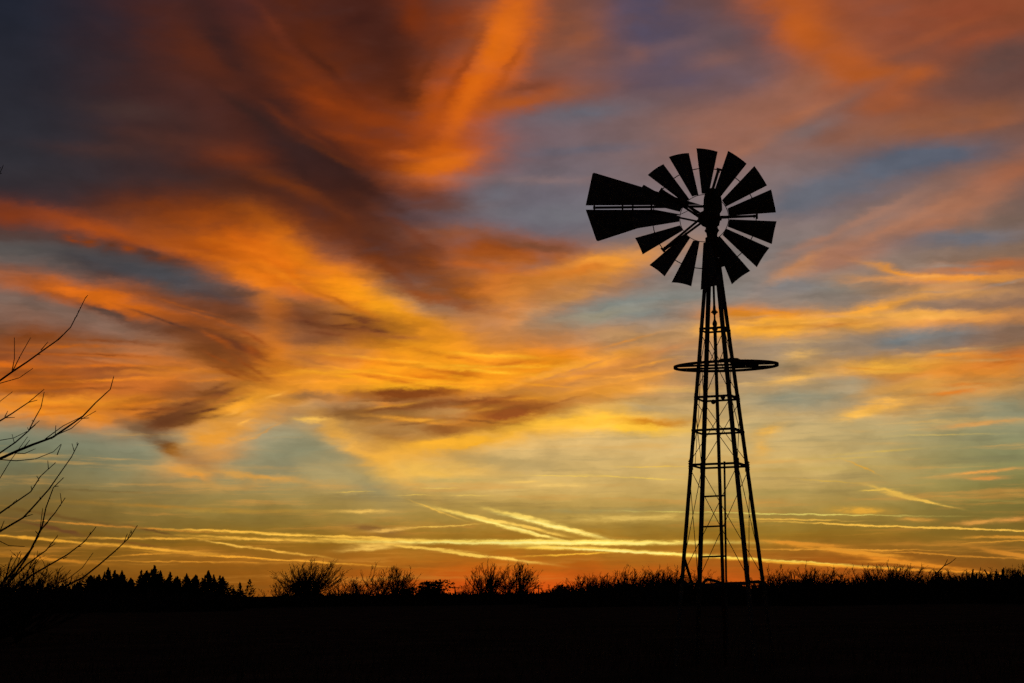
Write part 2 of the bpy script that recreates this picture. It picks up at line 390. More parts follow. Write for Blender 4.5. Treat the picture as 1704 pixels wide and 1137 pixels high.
ragged(700, 690, 130, 30, 0, ((118, 66, 28), (132, 76, 32), (196, 122, 44), (236, 160, 50)), 16, .6)
ragged(860, 680, 110, 22, 9, ((148, 80, 30), (170, 96, 36), (236, 150, 42)), 9, .5)
ragged(160, 630, 190, 70, 0, ((228, 128, 30), (214, 108, 22), (140, 70, 26), (150, 84, 44)), 28, .5)
ragged(700, 610, 230, 38, -3, ((255, 174, 38), (250, 160, 28), (204, 106, 24)), 18, .5)
ragged(1000, 610, 130, 40, 11, ((242, 160, 58), (206, 134, 74), (230, 146, 52)), 10, .5)
ragged(1330, 540, 110, 24, 3, ((250, 178, 70), (216, 134, 48), (196, 140, 90)), 9, .5)
ragged(1580, 615, 130, 40, 2, ((226, 140, 46), (208, 118, 36), (222, 166, 92)), 11, .5)
ragged(1590, 480, 120, 40, -2, ((222, 150, 70), (150, 128, 112), (196, 130, 82)), 9, .45)
ragged(420, 700, 60, 40, 24, ((244, 172, 70), (214, 150, 70)), 7, .5)
# --- small sharp-edged puffs, drawn by the wind
for s in (
    (1438, 687, 40, 9, 12, (240, 182, 82), .9), (1478, 671, 50, 13, 8, (236, 172, 76), .7), (1332, 590, 32, 12, 6, (222, 172, 98), .6),
    (1322, 630, 40, 10, 10, (228, 172, 86), .7), (1278, 717, 26, 11, 18, (234, 180, 88), .8), (1268, 744, 13, 15, 0, (228, 174, 84), .7),
    (1632, 705, 55, 4, 3, (208, 154, 86), 1), (1430, 850, 38, 6, -3, (218, 160, 56), 1), (1530, 865, 24, 4, -4, (214, 150, 60), .8),
    (1625, 869, 34, 4, 4, (214, 150, 66), .9), (1690, 865, 22, 4, 4, (214, 146, 66), .9), (1640, 785, 50, 3, 4, (222, 156, 74), 1),
    (1640, 796, 26, 3, 0, (206, 144, 70), .9), (935, 808, 40, 4, 0, (232, 190, 104), .8), (870, 802, 30, 3, 0, (238, 192, 100), .8),
    (620, 880, 44, 6, -10, (140, 98, 46), .9), (650, 882, 30, 3, 4, (236, 180, 84), .9), (600, 851, 40, 3, 0, (238, 190, 92), .9),
    (640, 906, 46, 6, 4, (238, 186, 84), .9), (610, 914, 36, 3, 4, (238, 186, 84), .9), (640, 893, 26, 5, 0, (150, 104, 40), .8),
    (1050, 862, 110, 7, 0, (226, 186, 92), .8), (1000, 850, 140, 5, 0, (168, 146, 84), .6), (760, 800, 90, 6, 0, (186, 160, 92), .5),
    (1290, 820, 140, 8, 0, (166, 146, 80), .4), (1400, 780, 160, 6, 0, (186, 158, 88), .5),
):
    paint(*s, True)
# --- vapour trails and low streaks
for s in (
    (1500, 723, 1640, 725, 2, (206, 178, 112), .4), (1380, 755, 1540, 748, 3, (206, 172, 100), .35), (1300, 762, 1470, 764, 2.5, (206, 172, 98), .35),
    (520, 722, 662, 788, 10, (236, 176, 88), .28),
    (1440, 816, 1480, 815, 2, (232, 188, 92), .9), (1450, 808, 1510, 826, 4, (232, 184, 92), .7), (1490, 822, 1572, 843, 3, (236, 186, 92), .8), (1468, 818, 1530, 832, 5, (226, 178, 90), .5),
    (1412, 766, 1456, 788, 2, (216, 164, 80), .7), (1330, 796, 1430, 806, 2, (206, 166, 86), .5), (1560, 826, 1704, 838, 3, (156, 134, 76), .5),
    (1090, 848, 1480, 862, 1.6, (214, 192, 110), .8), (1230, 862, 1400, 868, 2, (228, 176, 82), .7), (1330, 866, 1760, 890, 2, (240, 184, 84), 1),
    (700, 812, 760, 813, 1.6, (232, 192, 100), .4), (560, 819, 620, 818, 1.6, (230, 190, 100), .4), (660, 824, 720, 825, 1.6, (230, 190, 100), .4),
    (750, 824, 810, 826, 1.6, (232, 192, 104), .4), (980, 790, 1130, 800, 2, (232, 192, 104), .6), (870, 790, 1010, 795, 1.6, (232, 192, 104), .6),
    (1040, 776, 1140, 777, 1.8, (230, 186, 98), .6), (690, 836, 760, 862, 2, (226, 176, 86), .8),
    (735, 848, 890, 880, 3.6, (250, 204, 108), .9), (765, 855, 925, 898, 4.6, (255, 216, 116), 1), (850, 870, 932, 890, 3, (246, 196, 96), .8),
    (820, 848, 920, 870, 3.6, (252, 210, 114), .9), (850, 856, 992, 894, 5, (255, 222, 126), 1), (900, 872, 985, 888, 3, (255, 214, 116), .8),
    (690, 878, 790, 874, 1.6, (226, 178, 86), .8),
    (490, 896, 760, 902, 4, (244, 186, 82), .9), (640, 899, 1140, 905, 5, (255, 218, 112), 1), (860, 903, 1110, 906, 4, (255, 226, 126), 1),
    (900, 908, 1140, 924, 3.6, (255, 220, 114), 1), (860, 910, 1000, 914, 4, (250, 200, 84), .8), (1060, 917, 1420, 944, 3, (255, 214, 100), 1),
    (1230, 930, 1540, 952, 2.4, (250, 176, 60), 1), (1400, 942, 1660, 956, 2.2, (232, 140, 44), .8), (880, 925, 1010, 921, 2, (244, 178, 62), .8),
    (700, 901, 1100, 906, 2.4, (255, 238, 160), .7), (930, 911, 1130, 924, 2, (255, 236, 156), .7), (860, 861, 985, 891, 2.4, (255, 238, 160), .6), (780, 860, 915, 894, 2.2, (255, 234, 150), .6),
    (655, 908, 770, 918, 2.6, (246, 192, 90), .9), (720, 914, 880, 936, 3.4, (252, 202, 98), 1),
    (270, 880, 470, 888, 2.6, (240, 178, 74), .9), (400, 886, 680, 899, 3, (246, 188, 82), 1), (60, 866, 330, 886, 2.2, (208, 136, 56), .8),
    (140, 895, 390, 897, 2.6, (232, 166, 66), .9), (330, 892, 560, 903, 3, (240, 178, 76), .9), (-20, 890, 200, 908, 3, (232, 162, 60), 1),
    (130, 902, 340, 922, 3, (232, 162, 60), 1), (290, 920, 600, 941, 2.2, (236, 160, 56), 1), (345, 900, 420, 912, 2.6, (240, 182, 84), 1),
    (400, 908, 525, 926, 2.6, (240, 176, 76), .9), (180, 933, 460, 938, 1.6, (206, 134, 46), .8), (190, 926, 330, 918, 2, (212, 140, 50), .6),
    (-10, 921, 150, 937, 4, (206, 130, 42), .9), (0, 926, 110, 925, 2, (196, 122, 42), .7),
    (20, 846, 200, 876, 5, (108, 80, 42), .8), (40, 868, 145, 894, 5, (106, 68, 40), .9), (210, 874, 285, 890, 3, (110, 76, 38), .8),
    (180, 897, 270, 912, 3, (128, 82, 36), .7), (120, 836, 420, 850, 5, (168, 122, 56), .5), (300, 850, 560, 852, 5, (176, 136, 64), .5),
    (100, 815, 240, 820, 3, (110, 90, 56), .5),
    (1270, 900, 1400, 910, 4, (216, 140, 52), .8), (1330, 906, 1500, 930, 6, (226, 146, 50), .9), (1440, 926, 1600, 950, 5, (230, 140, 44), .9),
    (1440, 934, 1530, 938, 3, (224, 140, 46), .8), (1280, 912, 1520, 918, 2, (224, 150, 56), .9), (1450, 915, 1690, 932, 1.8, (200, 130, 48), .8),
    (1620, 893, 1730, 896, 3, (200, 136, 52), .9), (1610, 903, 1720, 900, 2, (206, 140, 54), .7), (1630, 912, 1730, 932, 5, (200, 128, 48), .9),
):
    trail(*s[:6], s[6] * (0.72 if s[0] < 560 else 1.0))
# --- red after-glow along the horizon under the set sun
paint(970, 990, 280, 27, 0, (220, 82, 16), 1, True)
paint(1120, 965, 330, 24, 0, (190, 92, 22), .3, True)

# faint mottling of the cloud sheets; air light of the physical dusk sky underneath
mott = map_range(noise(vec_node('MULTIPLY', P_SOFT, (1 / 75, 1 / 36, 3.3)), 3.0, 0.5), 0.3, 0.7, -0.13, 0.13, 'LINEAR')
mott = math_node('MULTIPLY_ADD', mott, map_range(LOW, 0.1, 1.0, 0.65, 1.0), 1.0)
band = math_node('MULTIPLY', map_range(EL, 640.0, 480.0), map_range(EL, 190.0, 320.0))
rip = map_range(noise(vec_node('MULTIPLY', P_SOFT, (1 / 90, 1 / 14, 7.7)), 4.0, 0.55), 0.3, 0.7, -0.13, 0.13, 'LINEAR')
mott = math_node('MULTIPLY_ADD', rip, band, mott)
nishita = NEW('ShaderNodeTexSky')
nishita.sky_type = 'NISHITA'
nishita.sun_disc = False
SUN_ELEV, SUN_AZ = math.radians(-2.0), math.atan2(sun_dir.x, sun_dir.y)
nishita.sun_elevation = SUN_ELEV
nishita.sun_rotation = SUN_AZ
physical = vec_node('MULTIPLY', nishita.outputs[0], (0.004, 0.004, 0.004))


def sky_part(strokes):
    c = vec_node('SCALE', composite(strokes, air))
    LINK(mott, c.node.inputs['Scale'])
    b = NEW('ShaderNodeBackground')
    b.inputs['Strength'].default_value = 1.0
    LINK(vec_node('ADD', c, physical), b.inputs['Color'])
    return b.outputs[0]


def split(strokes, cuts_v, cuts_u):
    """only the patches that can reach a direction are worked out there"""
    if cuts_v or cuts_u:
        vertical = bool(cuts_v)
        cuts = cuts_v or cuts_u
        k = len(cuts) // 2
        c = cuts[k]
        low, high = cuts[:k], cuts[k + 1:]
        o = 2 if vertical else 0
        lo = [s for s in strokes if reach(s)[o] < c]
        hi = [s for s in strokes if reach(s)[o + 1] > c]
        m = NEW('ShaderNodeMixShader')
        LINK(math_node('GREATER_THAN', EL if vertical else AZ, c), m.inputs[0])
        LINK(split(lo, low, cuts_u) if vertical else split(lo, [], low), m.inputs[1])
        LINK(split(hi, high, cuts_u) if vertical else split(hi, [], high), m.inputs[2])
        return m.outputs[0]
    return sky_part(strokes)


wout = NEW('ShaderNodeOutputWorld')
LINK(split(STROKES, [azel(852, y)[1] for y in (870, 770, 680, 590, 480, 330, 160)], [azel(x, 600)[0] for x in (330, 680, 1000, 1350)]), wout.inputs['Surface'])

# the sun has just set: only a trace of direct light skims the horizon
sun_data = bpy.data.lights.new('sun', 'SUN')
sun_data.energy = 0.02
sun_data.angle = math.radians(3.0)
sun_data.color = (1.0, 0.42, 0.12)
sun = bpy.data.objects.new('sun', sun_data)
sun.rotation_euler = Vector((-math.sin(SUN_AZ), -math.cos(SUN_AZ), -math.sin(math.radians(0.4)))).to_track_quat('-Z', 'Y').to_euler()
COL.objects.link(sun)

vs = scene.view_settings
vs.view_transform = 'Standard'
vs.look = 'None'
vs.exposure = 0.0
vs.gamma = 1.0
vs.use_curve_mapping = False
scene.cycles.use_denoising = False
scene.cycles.use_adaptive_sampling = True
scene.cycles.adaptive_threshold = 0.02
scene.cycles.adaptive_min_samples = 8

# ------------------------------------------------------------------ helpers
def project(p):
    q = ROT.transposed() @ (Vector(p) - EYE)
    return PW / 2 + FPX * q.x / -q.z, PH / 2 - FPX * q.y / -q.z, -q.z


class MB:
    """collects tubes, bars and plates; build() links them as one mesh object"""

    def __init__(self):
        self.v, self.f = [], []

    def tube(self, pts, rad, n=6, cap=True):
        pts = [Vector(p) for p in pts]
        if not isinstance(rad, (list, tuple)):
            rad = [rad] * len(pts)
        base = len(self.v)
        ref = None
        for i, p in enumerate(pts):
            t = (pts[min(i + 1, len(pts) - 1)] - pts[max(i - 1, 0)]).normalized()
            if ref is None:
                ref = Vector((0, 0, 1)) if abs(t.z) < 0.9 else Vector((1, 0, 0))
            a = (ref - t * ref.dot(t))
            a = a.normalized() if a.length > 1e-6 else t.orthogonal().normalized()
            ref = a
            b = t.cross(a)
            for k in range(n):
                w = 2 * math.pi * k / n
                self.v.append(p + (a * math.cos(w) + b * math.sin(w)) * rad[i])
        for i in range(len(pts) - 1):
            for k in range(n):
                k2 = (k + 1) % n
                self.f.append((base + i * n + k, base + i * n + k2, base + (i + 1) * n + k2, base + (i + 1) * n + k))
        if cap:
            self.f.append(tuple(base + k for k in reversed(range(n))))
            e = base + (len(pts) - 1) * n
            self.f.append(tuple(e + k for k in range(n)))
        return self

    def ring(self, centre, e1, e2, r, rad, n=60, sides=5):
        base = len(self.v)
        e1, e2 = Vector(e1), Vector(e2)
        e3 = e1.cross(e2)
        for i in range(n):
            w = 2 * math.pi * i / n
            d = e1 * math.cos(w) + e2 * math.sin(w)
            for k in range(sides):
                q = 2 * math.pi * k / sides
                self.v.append(Vector(centre) + d * (r + rad * math.cos(q)) + e3 * rad * math.sin(q))
        for i in range(n):
            j = (i + 1) % n
            for k in range(sides):
                l = (k + 1) % sides
                self.f.append((base + i * sides + k, base + j * sides + k, base + j * sides + l, base + i * sides + l))
        return self

    def bar(self, p, q, w, h, up=(0, 0, 1)):
        """rectangular bar from p to q, w across, h along up"""
        p, q = Vector(p), Vector(q)
        t = (q - p).normalized()
        s = t.cross(Vector(up))
        s = s.normalized() if s.length > 1e-6 else t.orthogonal().normalized()
        u = s.cross(t)
        base = len(self.v)
        for c in (p, q):
            for a, b in ((-1, -1), (1, -1), (1, 1), (-1, 1)):
                self.v.append(c + s * (a * w / 2) + u * (b * h / 2))
        for f in ((3, 2, 1, 0), (4, 5, 6, 7), (0, 1, 5, 4), (1, 2, 6, 5), (2, 3, 7, 6), (3, 0, 4, 7)):
            self.f.append(tuple(base + i for i in f))
        return self

    def angle_iron(self, p, q, d1, d2, w, t):
        """L-section from p to q with its corner on the line and flanges along d1 and d2"""
        p, q, d1, d2 = Vector(p), Vector(q), Vector(d1).normalized(), Vector(d2).normalized()
        prof = [Vector((0, 0)), Vector((w, 0)), Vector((w, t)), Vector((t, t)), Vector((t, w)), Vector((0, w))]
        base = len(self.v)
        for c in (p, q):
            for s in prof:
                self.v.append(c + d1 * s.x + d2 * s.y)
        for k in range(6):
            k2 = (k + 1) % 6
            self.f.append((base + k, base + k2, base + 6 + k2, base + 6 + k))
        for o in (0, 6):
            self.f.append((base + o, base + o + 1, base + o + 2, base + o + 3))
            self.f.append((base + o, base + o + 3, base + o + 4, base + o + 5))
        return self

    def plate(self, pts, nrm, t):
        nrm = Vector(nrm).normalized() * (t / 2)
        base = len(self.v)
        n = len(pts)
        for s in (1, -1):
            for p in pts:
                self.v.append(Vector(p) + nrm * s)
        self.f.append(tuple(range(base, base + n)))
        self.f.append(tuple(reversed(range(base + n, base + 2 * n))))
        for k in range(n):
            k2 = (k + 1) % n
            self.f.append((base + k, base + n + k, base + n + k2, base + k2))
        return self

    def lathe(self, origin, axis, prof, n=14):
        axis = Vector(axis).normalized()
        a = axis.orthogonal().normalized()
        b = axis.cross(a)
        base = len(self.v)
        for (h, r) in prof:
            for k in range(n):
                w = 2 * math.pi * k / n
                self.v.append(Vector(origin) + axis * h + (a * math.cos(w) + b * math.sin(w)) * r)
        for i in range(len(prof) - 1):
            for k in range(n):
                k2 = (k + 1) % n
                self.f.append((base + i * n + k, base + i * n + k2, base + (i + 1) * n + k2, base + (i + 1) * n + k))
        self.f.append(tuple(base + k for k in reversed(range(n))))
        e = base + (len(prof) - 1) * n
        self.f.append(tuple(e + k for k in range(n)))
        return self

    def data(self, name, mat, origin=(0, 0, 0), smooth=False):
        o = Vector(origin)
        me = bpy.data.meshes.new(name)
        me.from_pydata([tuple(p - o) for p in self.v], [], self.f)
        me.materials.append(mat)
        if smooth:
            me.polygons.foreach_set('use_smooth', [True] * len(me.polygons))
        me.update()
        return me

    def build(self, name, mat, parent=None, origin=(0, 0, 0), smooth=False):
        """vertices are in world space; origin is the parent's world position"""
        return link(name, self.data(name, mat, origin, smooth), parent)


def link(name, data, parent=None):
    o = bpy.data.objects.new(name, data)
    COL.objects.link(o)
    if parent is not None:
        o.parent = parent
    return o


def empty(name, loc):
    o = bpy.data.objects.new(name, None)
    o.empty_display_size = 0.3
    o.location = loc
    COL.objects.link(o)
    return o


def tag(o, label=None, cat=None, group=None, kind=None):
    for k, v in (('label', label), ('category', cat), ('group', group), ('kind', kind)):
        if v:
            o[k] = v
    return o


def material(name, c1, c2, scale, rough=0.8, metallic=0.0, bump=0.0, stretch=(1, 1, 1), detail=6.0):
    m = bpy.data.materials.new(name)
    m.use_nodes = True
    nt = m.node_tree
    b = nt.nodes['Principled BSDF']
    t = nt.nodes.new('ShaderNodeTexCoord')
    mp = nt.nodes.new('ShaderNodeMapping')
    mp.inputs['Scale'].default_value = stretch
    n = nt.nodes.new('ShaderNodeTexNoise')
    n.inputs['Scale'].default_value = scale
    n.inputs['Detail'].default_value = detail
    n.inputs['Roughness'].default_value = 0.62
    r = nt.nodes.new('ShaderNodeValToRGB')
    r.color_ramp.elements[0].position = 0.34
    r.color_ramp.elements[1].position = 0.68
    r.color_ramp.elements[0].color = (*c1, 1)
    r.color_ramp.elements[1].color = (*c2, 1)
    nt.links.new(t.outputs['Object'], mp.inputs['Vector'])
    nt.links.new(mp.outputs[0], n.inputs['Vector'])
    nt.links.new(n.outputs['Fac'], r.inputs[0])
    nt.links.new(r.outputs[0], b.inputs['Base Color'])
    b.inputs['Roughness'].default_value = rough
    b.inputs['Metallic'].default_value = metallic
    b.inputs['Specular IOR Level'].default_value = 0.25 if metallic else 0.0
    if bump:
        bp = nt.nodes.new('ShaderNodeBump')
        bp.inputs['Strength'].default_value = bump
        bp.inputs['Distance'].default_value = 0.02
        nt.links.new(n.outputs['Fac'], bp.inputs['Height'])
        nt.links.new(bp.outputs[0], b.inputs['Normal'])
    return m


STEEL = material('weathered_galvanised_steel', (0.08, 0.06, 0.048), (0.15, 0.14, 0.13), 9.0, 0.9, 0.0, 0.2)
RUST = material('rusted_iron', (0.06, 0.028, 0.016), (0.13, 0.065, 0.04), 14.0, 0.9, 0.0, 0.4)
WIRE = material('dull_wire', (0.07, 0.06, 0.055), (0.13, 0.12, 0.11), 20.0, 0.9)
WOOD = material('grey_weathered_wood', (0.06, 0.05, 0.042), (0.14, 0.12, 0.10), 6.0, 0.9, 0.0, 0.5, (1, 1, 12))
BARK = material('dark_bark', (0.028, 0.022, 0.018), (0.07, 0.055, 0.045), 12.0, 0.95, 0.0, 0.4, (1, 1, 0.25))
NEEDLE = material('juniper_foliage', (0.018, 0.026, 0.012), (0.042, 0.055, 0.024), 3.0, 0.9)
LEAF = material('dry_evergreen_foliage', (0.02, 0.028, 0.012), (0.045, 0.055, 0.022), 3.0, 0.9)
GRASS = material('dry_winter_grass', (0.055, 0.042, 0.025), (0.120, 0.092, 0.055), 0.9, 0.95)
SOIL = material('rough_pasture', (0.045, 0.034, 0.024), (0.110, 0.085, 0.055), 0.35, 1.0, 0.0, 0.6, (1, 1, 1), 9.0)

# ------------------------------------------------------------------ ground
MILL_D = 27.0
_m = at_range(1203.5, 985, MILL_D)
MX, MY = _m.x, _m.y


def ground_z(x, y):
    z = 0.30 * math.exp(-(((x - MX) / 9.0) ** 2 + ((y - MY) / 9.0) ** 2))
    d = math.hypot(x, y)
    w = min(1.0, d / 12.0) * math.exp(-d / 260.0)
    z += w * (0.10 * math.sin(x * 0.21 + 1.3) * math.cos(y * 0.17) + 0.05 * math.sin(x * 0.63 + y * 0.41) + 0.03 * math.sin(x * 1.7 - y * 1.3))
    return z


gm = MB()
radii = [0.0] + [1.2 * 1.085 ** i for i in range(108)]
NSEG = 120
gm.v.append(Vector((0, 0, ground_z(0, 0))))
for r in radii[1:]:
    for k in range(NSEG):
        w = 2 * math.pi * k / NSEG
        x, y = r * math.sin(w), r * math.cos(w)
        gm.v.append(Vector((x, y, ground_z(x, y))))
for k in range(NSEG):
    gm.f.append((0, 1 + (k + 1) % NSEG, 1 + k))
for i in range(len(radii) - 2):
    for k in range(NSEG):
        k2 = (k + 1) % NSEG
        a = 1 + i * NSEG
        gm.f.append((a + k, a + k2, a + NSEG + k2, a + NSEG + k))
tag(gm.build('ground', SOIL, smooth=True), kind='structure')

# ------------------------------------------------------------------ windmill
ORG = Vector((MX, MY, ground_z(MX, MY)))
TOCAM = Vector((-MX, -MY, 0)).normalized()           # level direction from the mill to the camera
E1 = TOCAM.cross(Vector((0, 0, -1))).normalized()    # to the right as the camera sees it
if E1.x < 0:
    E1 = -E1
UP = Vector((0, 0, 1))
FAR = -TOCAM


def mill_z(py):
    """height on the mill's axis that the camera sees on photograph row py"""
    lo, hi = -3.0, 15.0
    for _ in range(50):
        mid = (lo + hi) / 2
        if project((MX, MY, mid))[1] > py:
            lo = mid
        else:
            hi = mid
    return (lo + hi) / 2


def plane_pt(px, py, forward=0.0):
    """point of a pixel on the upright plane through the mill's axis (moved towards the camera)"""
    d = ray(px, py)
    o = Vector((MX, MY, 0)) + TOCAM * forward
    return EYE + d * ((o - EYE).dot(TOCAM) / d.dot(TOCAM))


mill = empty('windmill', ORG)
tag(mill, 'tall rusty farm windmill with fifteen blades, tail vane and lattice steel tower', 'windmill')
PXM = FPX / project((MX, MY, 3.5))[2]                  # pixels per metre at the mill
CORN = (('near', 0.515, -0.857), ('right', 0.857, 0.515), ('far', -0.515, 0.857), ('left', -0.857, -0.515))


def half_diag(z):
    d = project((MX, MY, z))
    return (18.0 + 0.1063 * (d[1] - 480.0)) / 0.857 * d[2] / FPX


def corner(i, z):
    _, a, b = CORN[i % 4]
    r = half_diag(z)
    return Vector((MX, MY, z)) + (E1 * a + FAR * b) * r


Z = {y: mill_z(y) for y in (306, 363, 395, 436, 480, 517, 540, 549, 610, 663, 718, 775, 823, 874, 925, 968, 1020)}
LEG_TOP = Z[436]
for i in range(4):
    m = MB()
    p, q = corner(i, LEG_TOP), corner(i, 3.0)
    foot = p + (q - p) * ((p.z - (ORG.z - 0.25)) / (p.z - 3.0))
    d1 = corner(i + 1, 3.0) - corner(i, 3.0)
    d2 = corner(i + 3, 3.0) - corner(i, 3.0)
    m.angle_iron(foot, p, d1, d2, 0.067, 0.008)
    leg = m.build('leg', STEEL, mill, ORG)
    for yy in (775,):                         # splice plates with bolt heads
        c = corner(i, Z[yy])
        n1 = d1.normalized()
        n2 = d2.normalized()
        sp = MB().bar(c - UP * 0.09 - n2 * 0.006 + n1 * 0.036, c + UP * 0.09 - n2 * 0.006 + n1 * 0.036, 0.07, 0.008, n2)
        for dz in (-0.06, -0.02, 0.025, 0.06):
            for nn, oo in ((n1, n2), (n2, n1)):
                b = c + UP * dz + nn * 0.03
                sp.tube((b - oo * 0.020, b + oo * 0.012), 0.010, 6)
        sp.build('splice_plate', STEEL, leg, ORG)

GIRTS = (549, 663, 718, 775, 968)
for yy in GIRTS:
    for i in range(4):
        a, b = corner(i, Z[yy]), corner(i + 1, Z[yy])
        out = ((a + b) / 2 - Vector((MX, MY, Z[yy]))).normalized()
        g = MB()
        if yy == 968:                                  # bent, uneven lowest girts
            mid = (a + b) / 2 + UP * (0.02 - 0.02 * i) + out * 0.02
            g.bar(a + out * 0.003 - UP * 0.02, mid - UP * 0.02, 0.012, 0.036)
            g.bar(mid - UP * 0.02, b + out * 0.003 - UP * 0.05, 0.012, 0.036)
        else:
            g.bar(a + out * 0.004, b + out * 0.004, 0.006, 0.036)
            g.bar(a - UP * 0.016 - out * 0.016, b - UP * 0.016 - out * 0.016, 0.034, 0.006)
        g.build('girt', STEEL, mill, ORG)
for hi, lo in ((549, 663), (663, 775), (775, 968)):
    for i in range(4):
        for s in (0, 1):
            a, b = corner(i + s, Z[hi] - 0.03), corner(i + 1 - s, Z[lo] + 0.03)
            mid = (a + b) / 2 + Vector((0, 0, -0.012)) + FAR * (0.01 if s else -0.01)
            MB().tube((a, mid, b), 0.0062, 5).build('brace_wire', WIRE, mill, ORG)
for i in range(4):                                     # loose guy wires hanging inside the corners
    if i in (0, 3):
        a = corner(i, Z[549]) * 0.86 + Vector((MX, MY, Z[549])) * 0.14
        b = corner(i, Z[775]) * 0.80 + Vector((MX, MY, Z[775])) * 0.20
        MB().tube((a, (a + b) / 2 + E1 * 0.02, b), 0.005, 4).build('loose_wire', WIRE, mill, ORG)
# short prop at the foot of the left leg
a = corner(3, mill_z(925))
b = plane_pt(1151, 978, 0.35)
MB().angle_iron(a, b, E1, TOCAM, 0.05, 0.008).build('leg_prop', RUST, mill, ORG)
# pump pipe and sucker rod
axis = lambda z, o=0.0: Vector((MX, MY, z)) + E1 * o
m = MB().tube((axis(ORG.z - 0.2, 0.0), axis(Z[549] + 0.02, 0.0)), 0.030, 10)
pipe = m.build('pump_pipe', RUST, mill, ORG, True)
m = MB().lathe(axis(Z[549] - 0.02), UP, ((0, .03), (.02, .05), (.05, .05), (.07, .03), (.12, .045), (.15, .04), (.19, .02), (.30, .012)), 10)
m.build('pipe_coupling', RUST, pipe, ORG, True)
rod = MB().tube((axis(Z[549] + 0.05), axis(Z[517])), 0.010, 6).tube((axis(Z[517]), axis(LEG_TOP + 0.3)), 0.020, 8).build('pump_rod', WOOD, mill, ORG)
m = MB().lathe(axis(Z[517] - 0.09), UP, ((0, .012), (.03, .028), (.05, .05), (.075, .05), (.10, .028), (.18, .022)), 8)
m.bar(axis(Z[517] - 0.03, -0.06), axis(Z[517] - 0.03, 0.06), 0.02, 0.02)
m.build('rod_clamp', RUST, rod, ORG)
# ladder hung on the far leg
ladder_rail_low = plane_pt(1208.5, 972, -0.35)
ladder_rail_top = plane_pt(1205.5, 770, -0.35)
drop = (ladder_rail_low - ladder_rail_top).normalized()
m = MB().bar(ladder_rail_top + Vector((0, 0, 0.02)), ladder_rail_low + drop * 1.2, 0.035, 0.035, TOCAM)
lad = m.build('ladder', STEEL, mill, ORG)
for yy in (823, 874, 925, 976, 1027):
    z = mill_z(yy)
    t = (ladder_rail_top.z - z) / (ladder_rail_top.z - ladder_rail_low.z)
    MB().bar(corner(2, z), ladder_rail_top.lerp(ladder_rail_low, t), 0.024, 0.030).build('rung', STEEL, lad, ORG)
# small pulleys on the middle girts
for px, py, fw in ((1203, 661, 0.3), (1187, 669, -0.3), (1224, 662, 0.2)):
    c = plane_pt(px, py, fw)
    MB().lathe(c - FAR * 0.02, FAR, ((0, .02), (.006, .042), (.014, .034), (.026, .034), (.034, .042), (.04, .02)), 10).build('pulley', RUST, mill, ORG)

# platform ring, sagging a little towards the viewer
RC = plane_pt(1208, 609.5)
tilt = math.radians(2.6)
rf = (TOCAM * math.cos(tilt) - UP * math.sin(tilt)).normalized()
rs = (E1 + UP * 0.004).normalized()
ru = rs.cross(rf).normalized()
if ru.z < 0:
    ru = -ru
RR = 0.885
m = MB()
n = 64
base = len(m.v)
for i in range(n):
    w = 2 * math.pi * i / n
    d = rs * math.cos(w) + rf * math.sin(w)
    for (dr, du) in ((-0.018, -0.022), (0.018, -0.022), (0.018, 0.022), (-0.018, 0.022)):
        m.v.append(RC + d * (RR + dr) + ru * du)
for i in range(n):
    j = (i + 1) % n
    for k in range(4):
        l = (k + 1) % 4
        m.f.append((base + i * 4 + k, base + j * 4 + k, base + j * 4 + l, base + i * 4 + l))
plat = m.build('platform_ring', RUST, mill, ORG)
for off in (-0.30, 0.24):
    L = math.sqrt(RR * RR - off * off)
    MB().bar(RC - rs * L + rf * off, RC + rs * L + rf * off, 0.04, 0.034, ru).build('platform_beam', RUST, plat, ORG)
for k, x0 in enumerate((0.12, 0.235, 0.35, 0.462)):
    x = x0 + 0.05
    L = math.sqrt(RR * RR - x * x)
    y0, y1 = -0.62 + 0.10 * k, min(L - 0.04, 0.50 - 0.05 * k)
    MB().bar(RC + rs * x + rf * y0 + ru * 0.036, RC + rs * (x + 0.01) + rf * y1 + ru * 0.036, 0.108, 0.030, ru).build('deck_board', WOOD, plat, ORG)
MB().bar(RC - rs * 0.09 + rf * 0.34 + ru * 0.075, RC + rs * 0.16 + rf * 0.38 + ru * 0.07, 0.12, 0.04, ru).build('loose_plank', WOOD, plat, ORG)
MB().plate([RC + rs * a + rf * 0.34 + ru * b for a, b in ((0.06, 0.02), (0.50, 0.02), (0.50, 0.035), (0.30, 0.045), (0.20, 0.10), (0.06, 0.11))], rf, 0.02).build('side_plate', RUST, plat, ORG)

# mast, turntable and gearbox
m = MB()
z0 = Z[436]
m.lathe(Vector((MX, MY, z0 - 0.34)), UP, ((0, .05), (.0, .055), (.30, .055), (.32, .13), (.38, .13), (.40, .095), (.52, .10), (.54, .12), (.60, .12),
                                           (.62, .095), (.70, .105), (.72, .12), (.77, .12), (.79, .09), (.86, .10), (.90, .13), (.93, .11), (.99, .10)), 16)
mast = m.build('mast', RUST, mill, ORG, False)
GB = plane_pt(1182, 352, 0.0)
m = MB()
prof = []
m.lathe(GB - UP * 0.28, UP, ((0, .10), (.03, .14), (.08, .165), (.17, .172), (.24, .17), (.30, .165), (.40, .165), (.52, .155), (.60, .13), (.66, .09), (.695, .04)), 18)
m.v = [v if (v.z < GB.z) else v + E1 * 0.045 for v in m.v]
gear = m.build('gearbox', STEEL, mill, ORG, True)
W = plane_pt(1171.8, 363.0, 0.42)
MB().tube((W - TOCAM * 0.40, W + TOCAM * 0.10), 0.062, 12).build('main_shaft', RUST, gear, ORG)
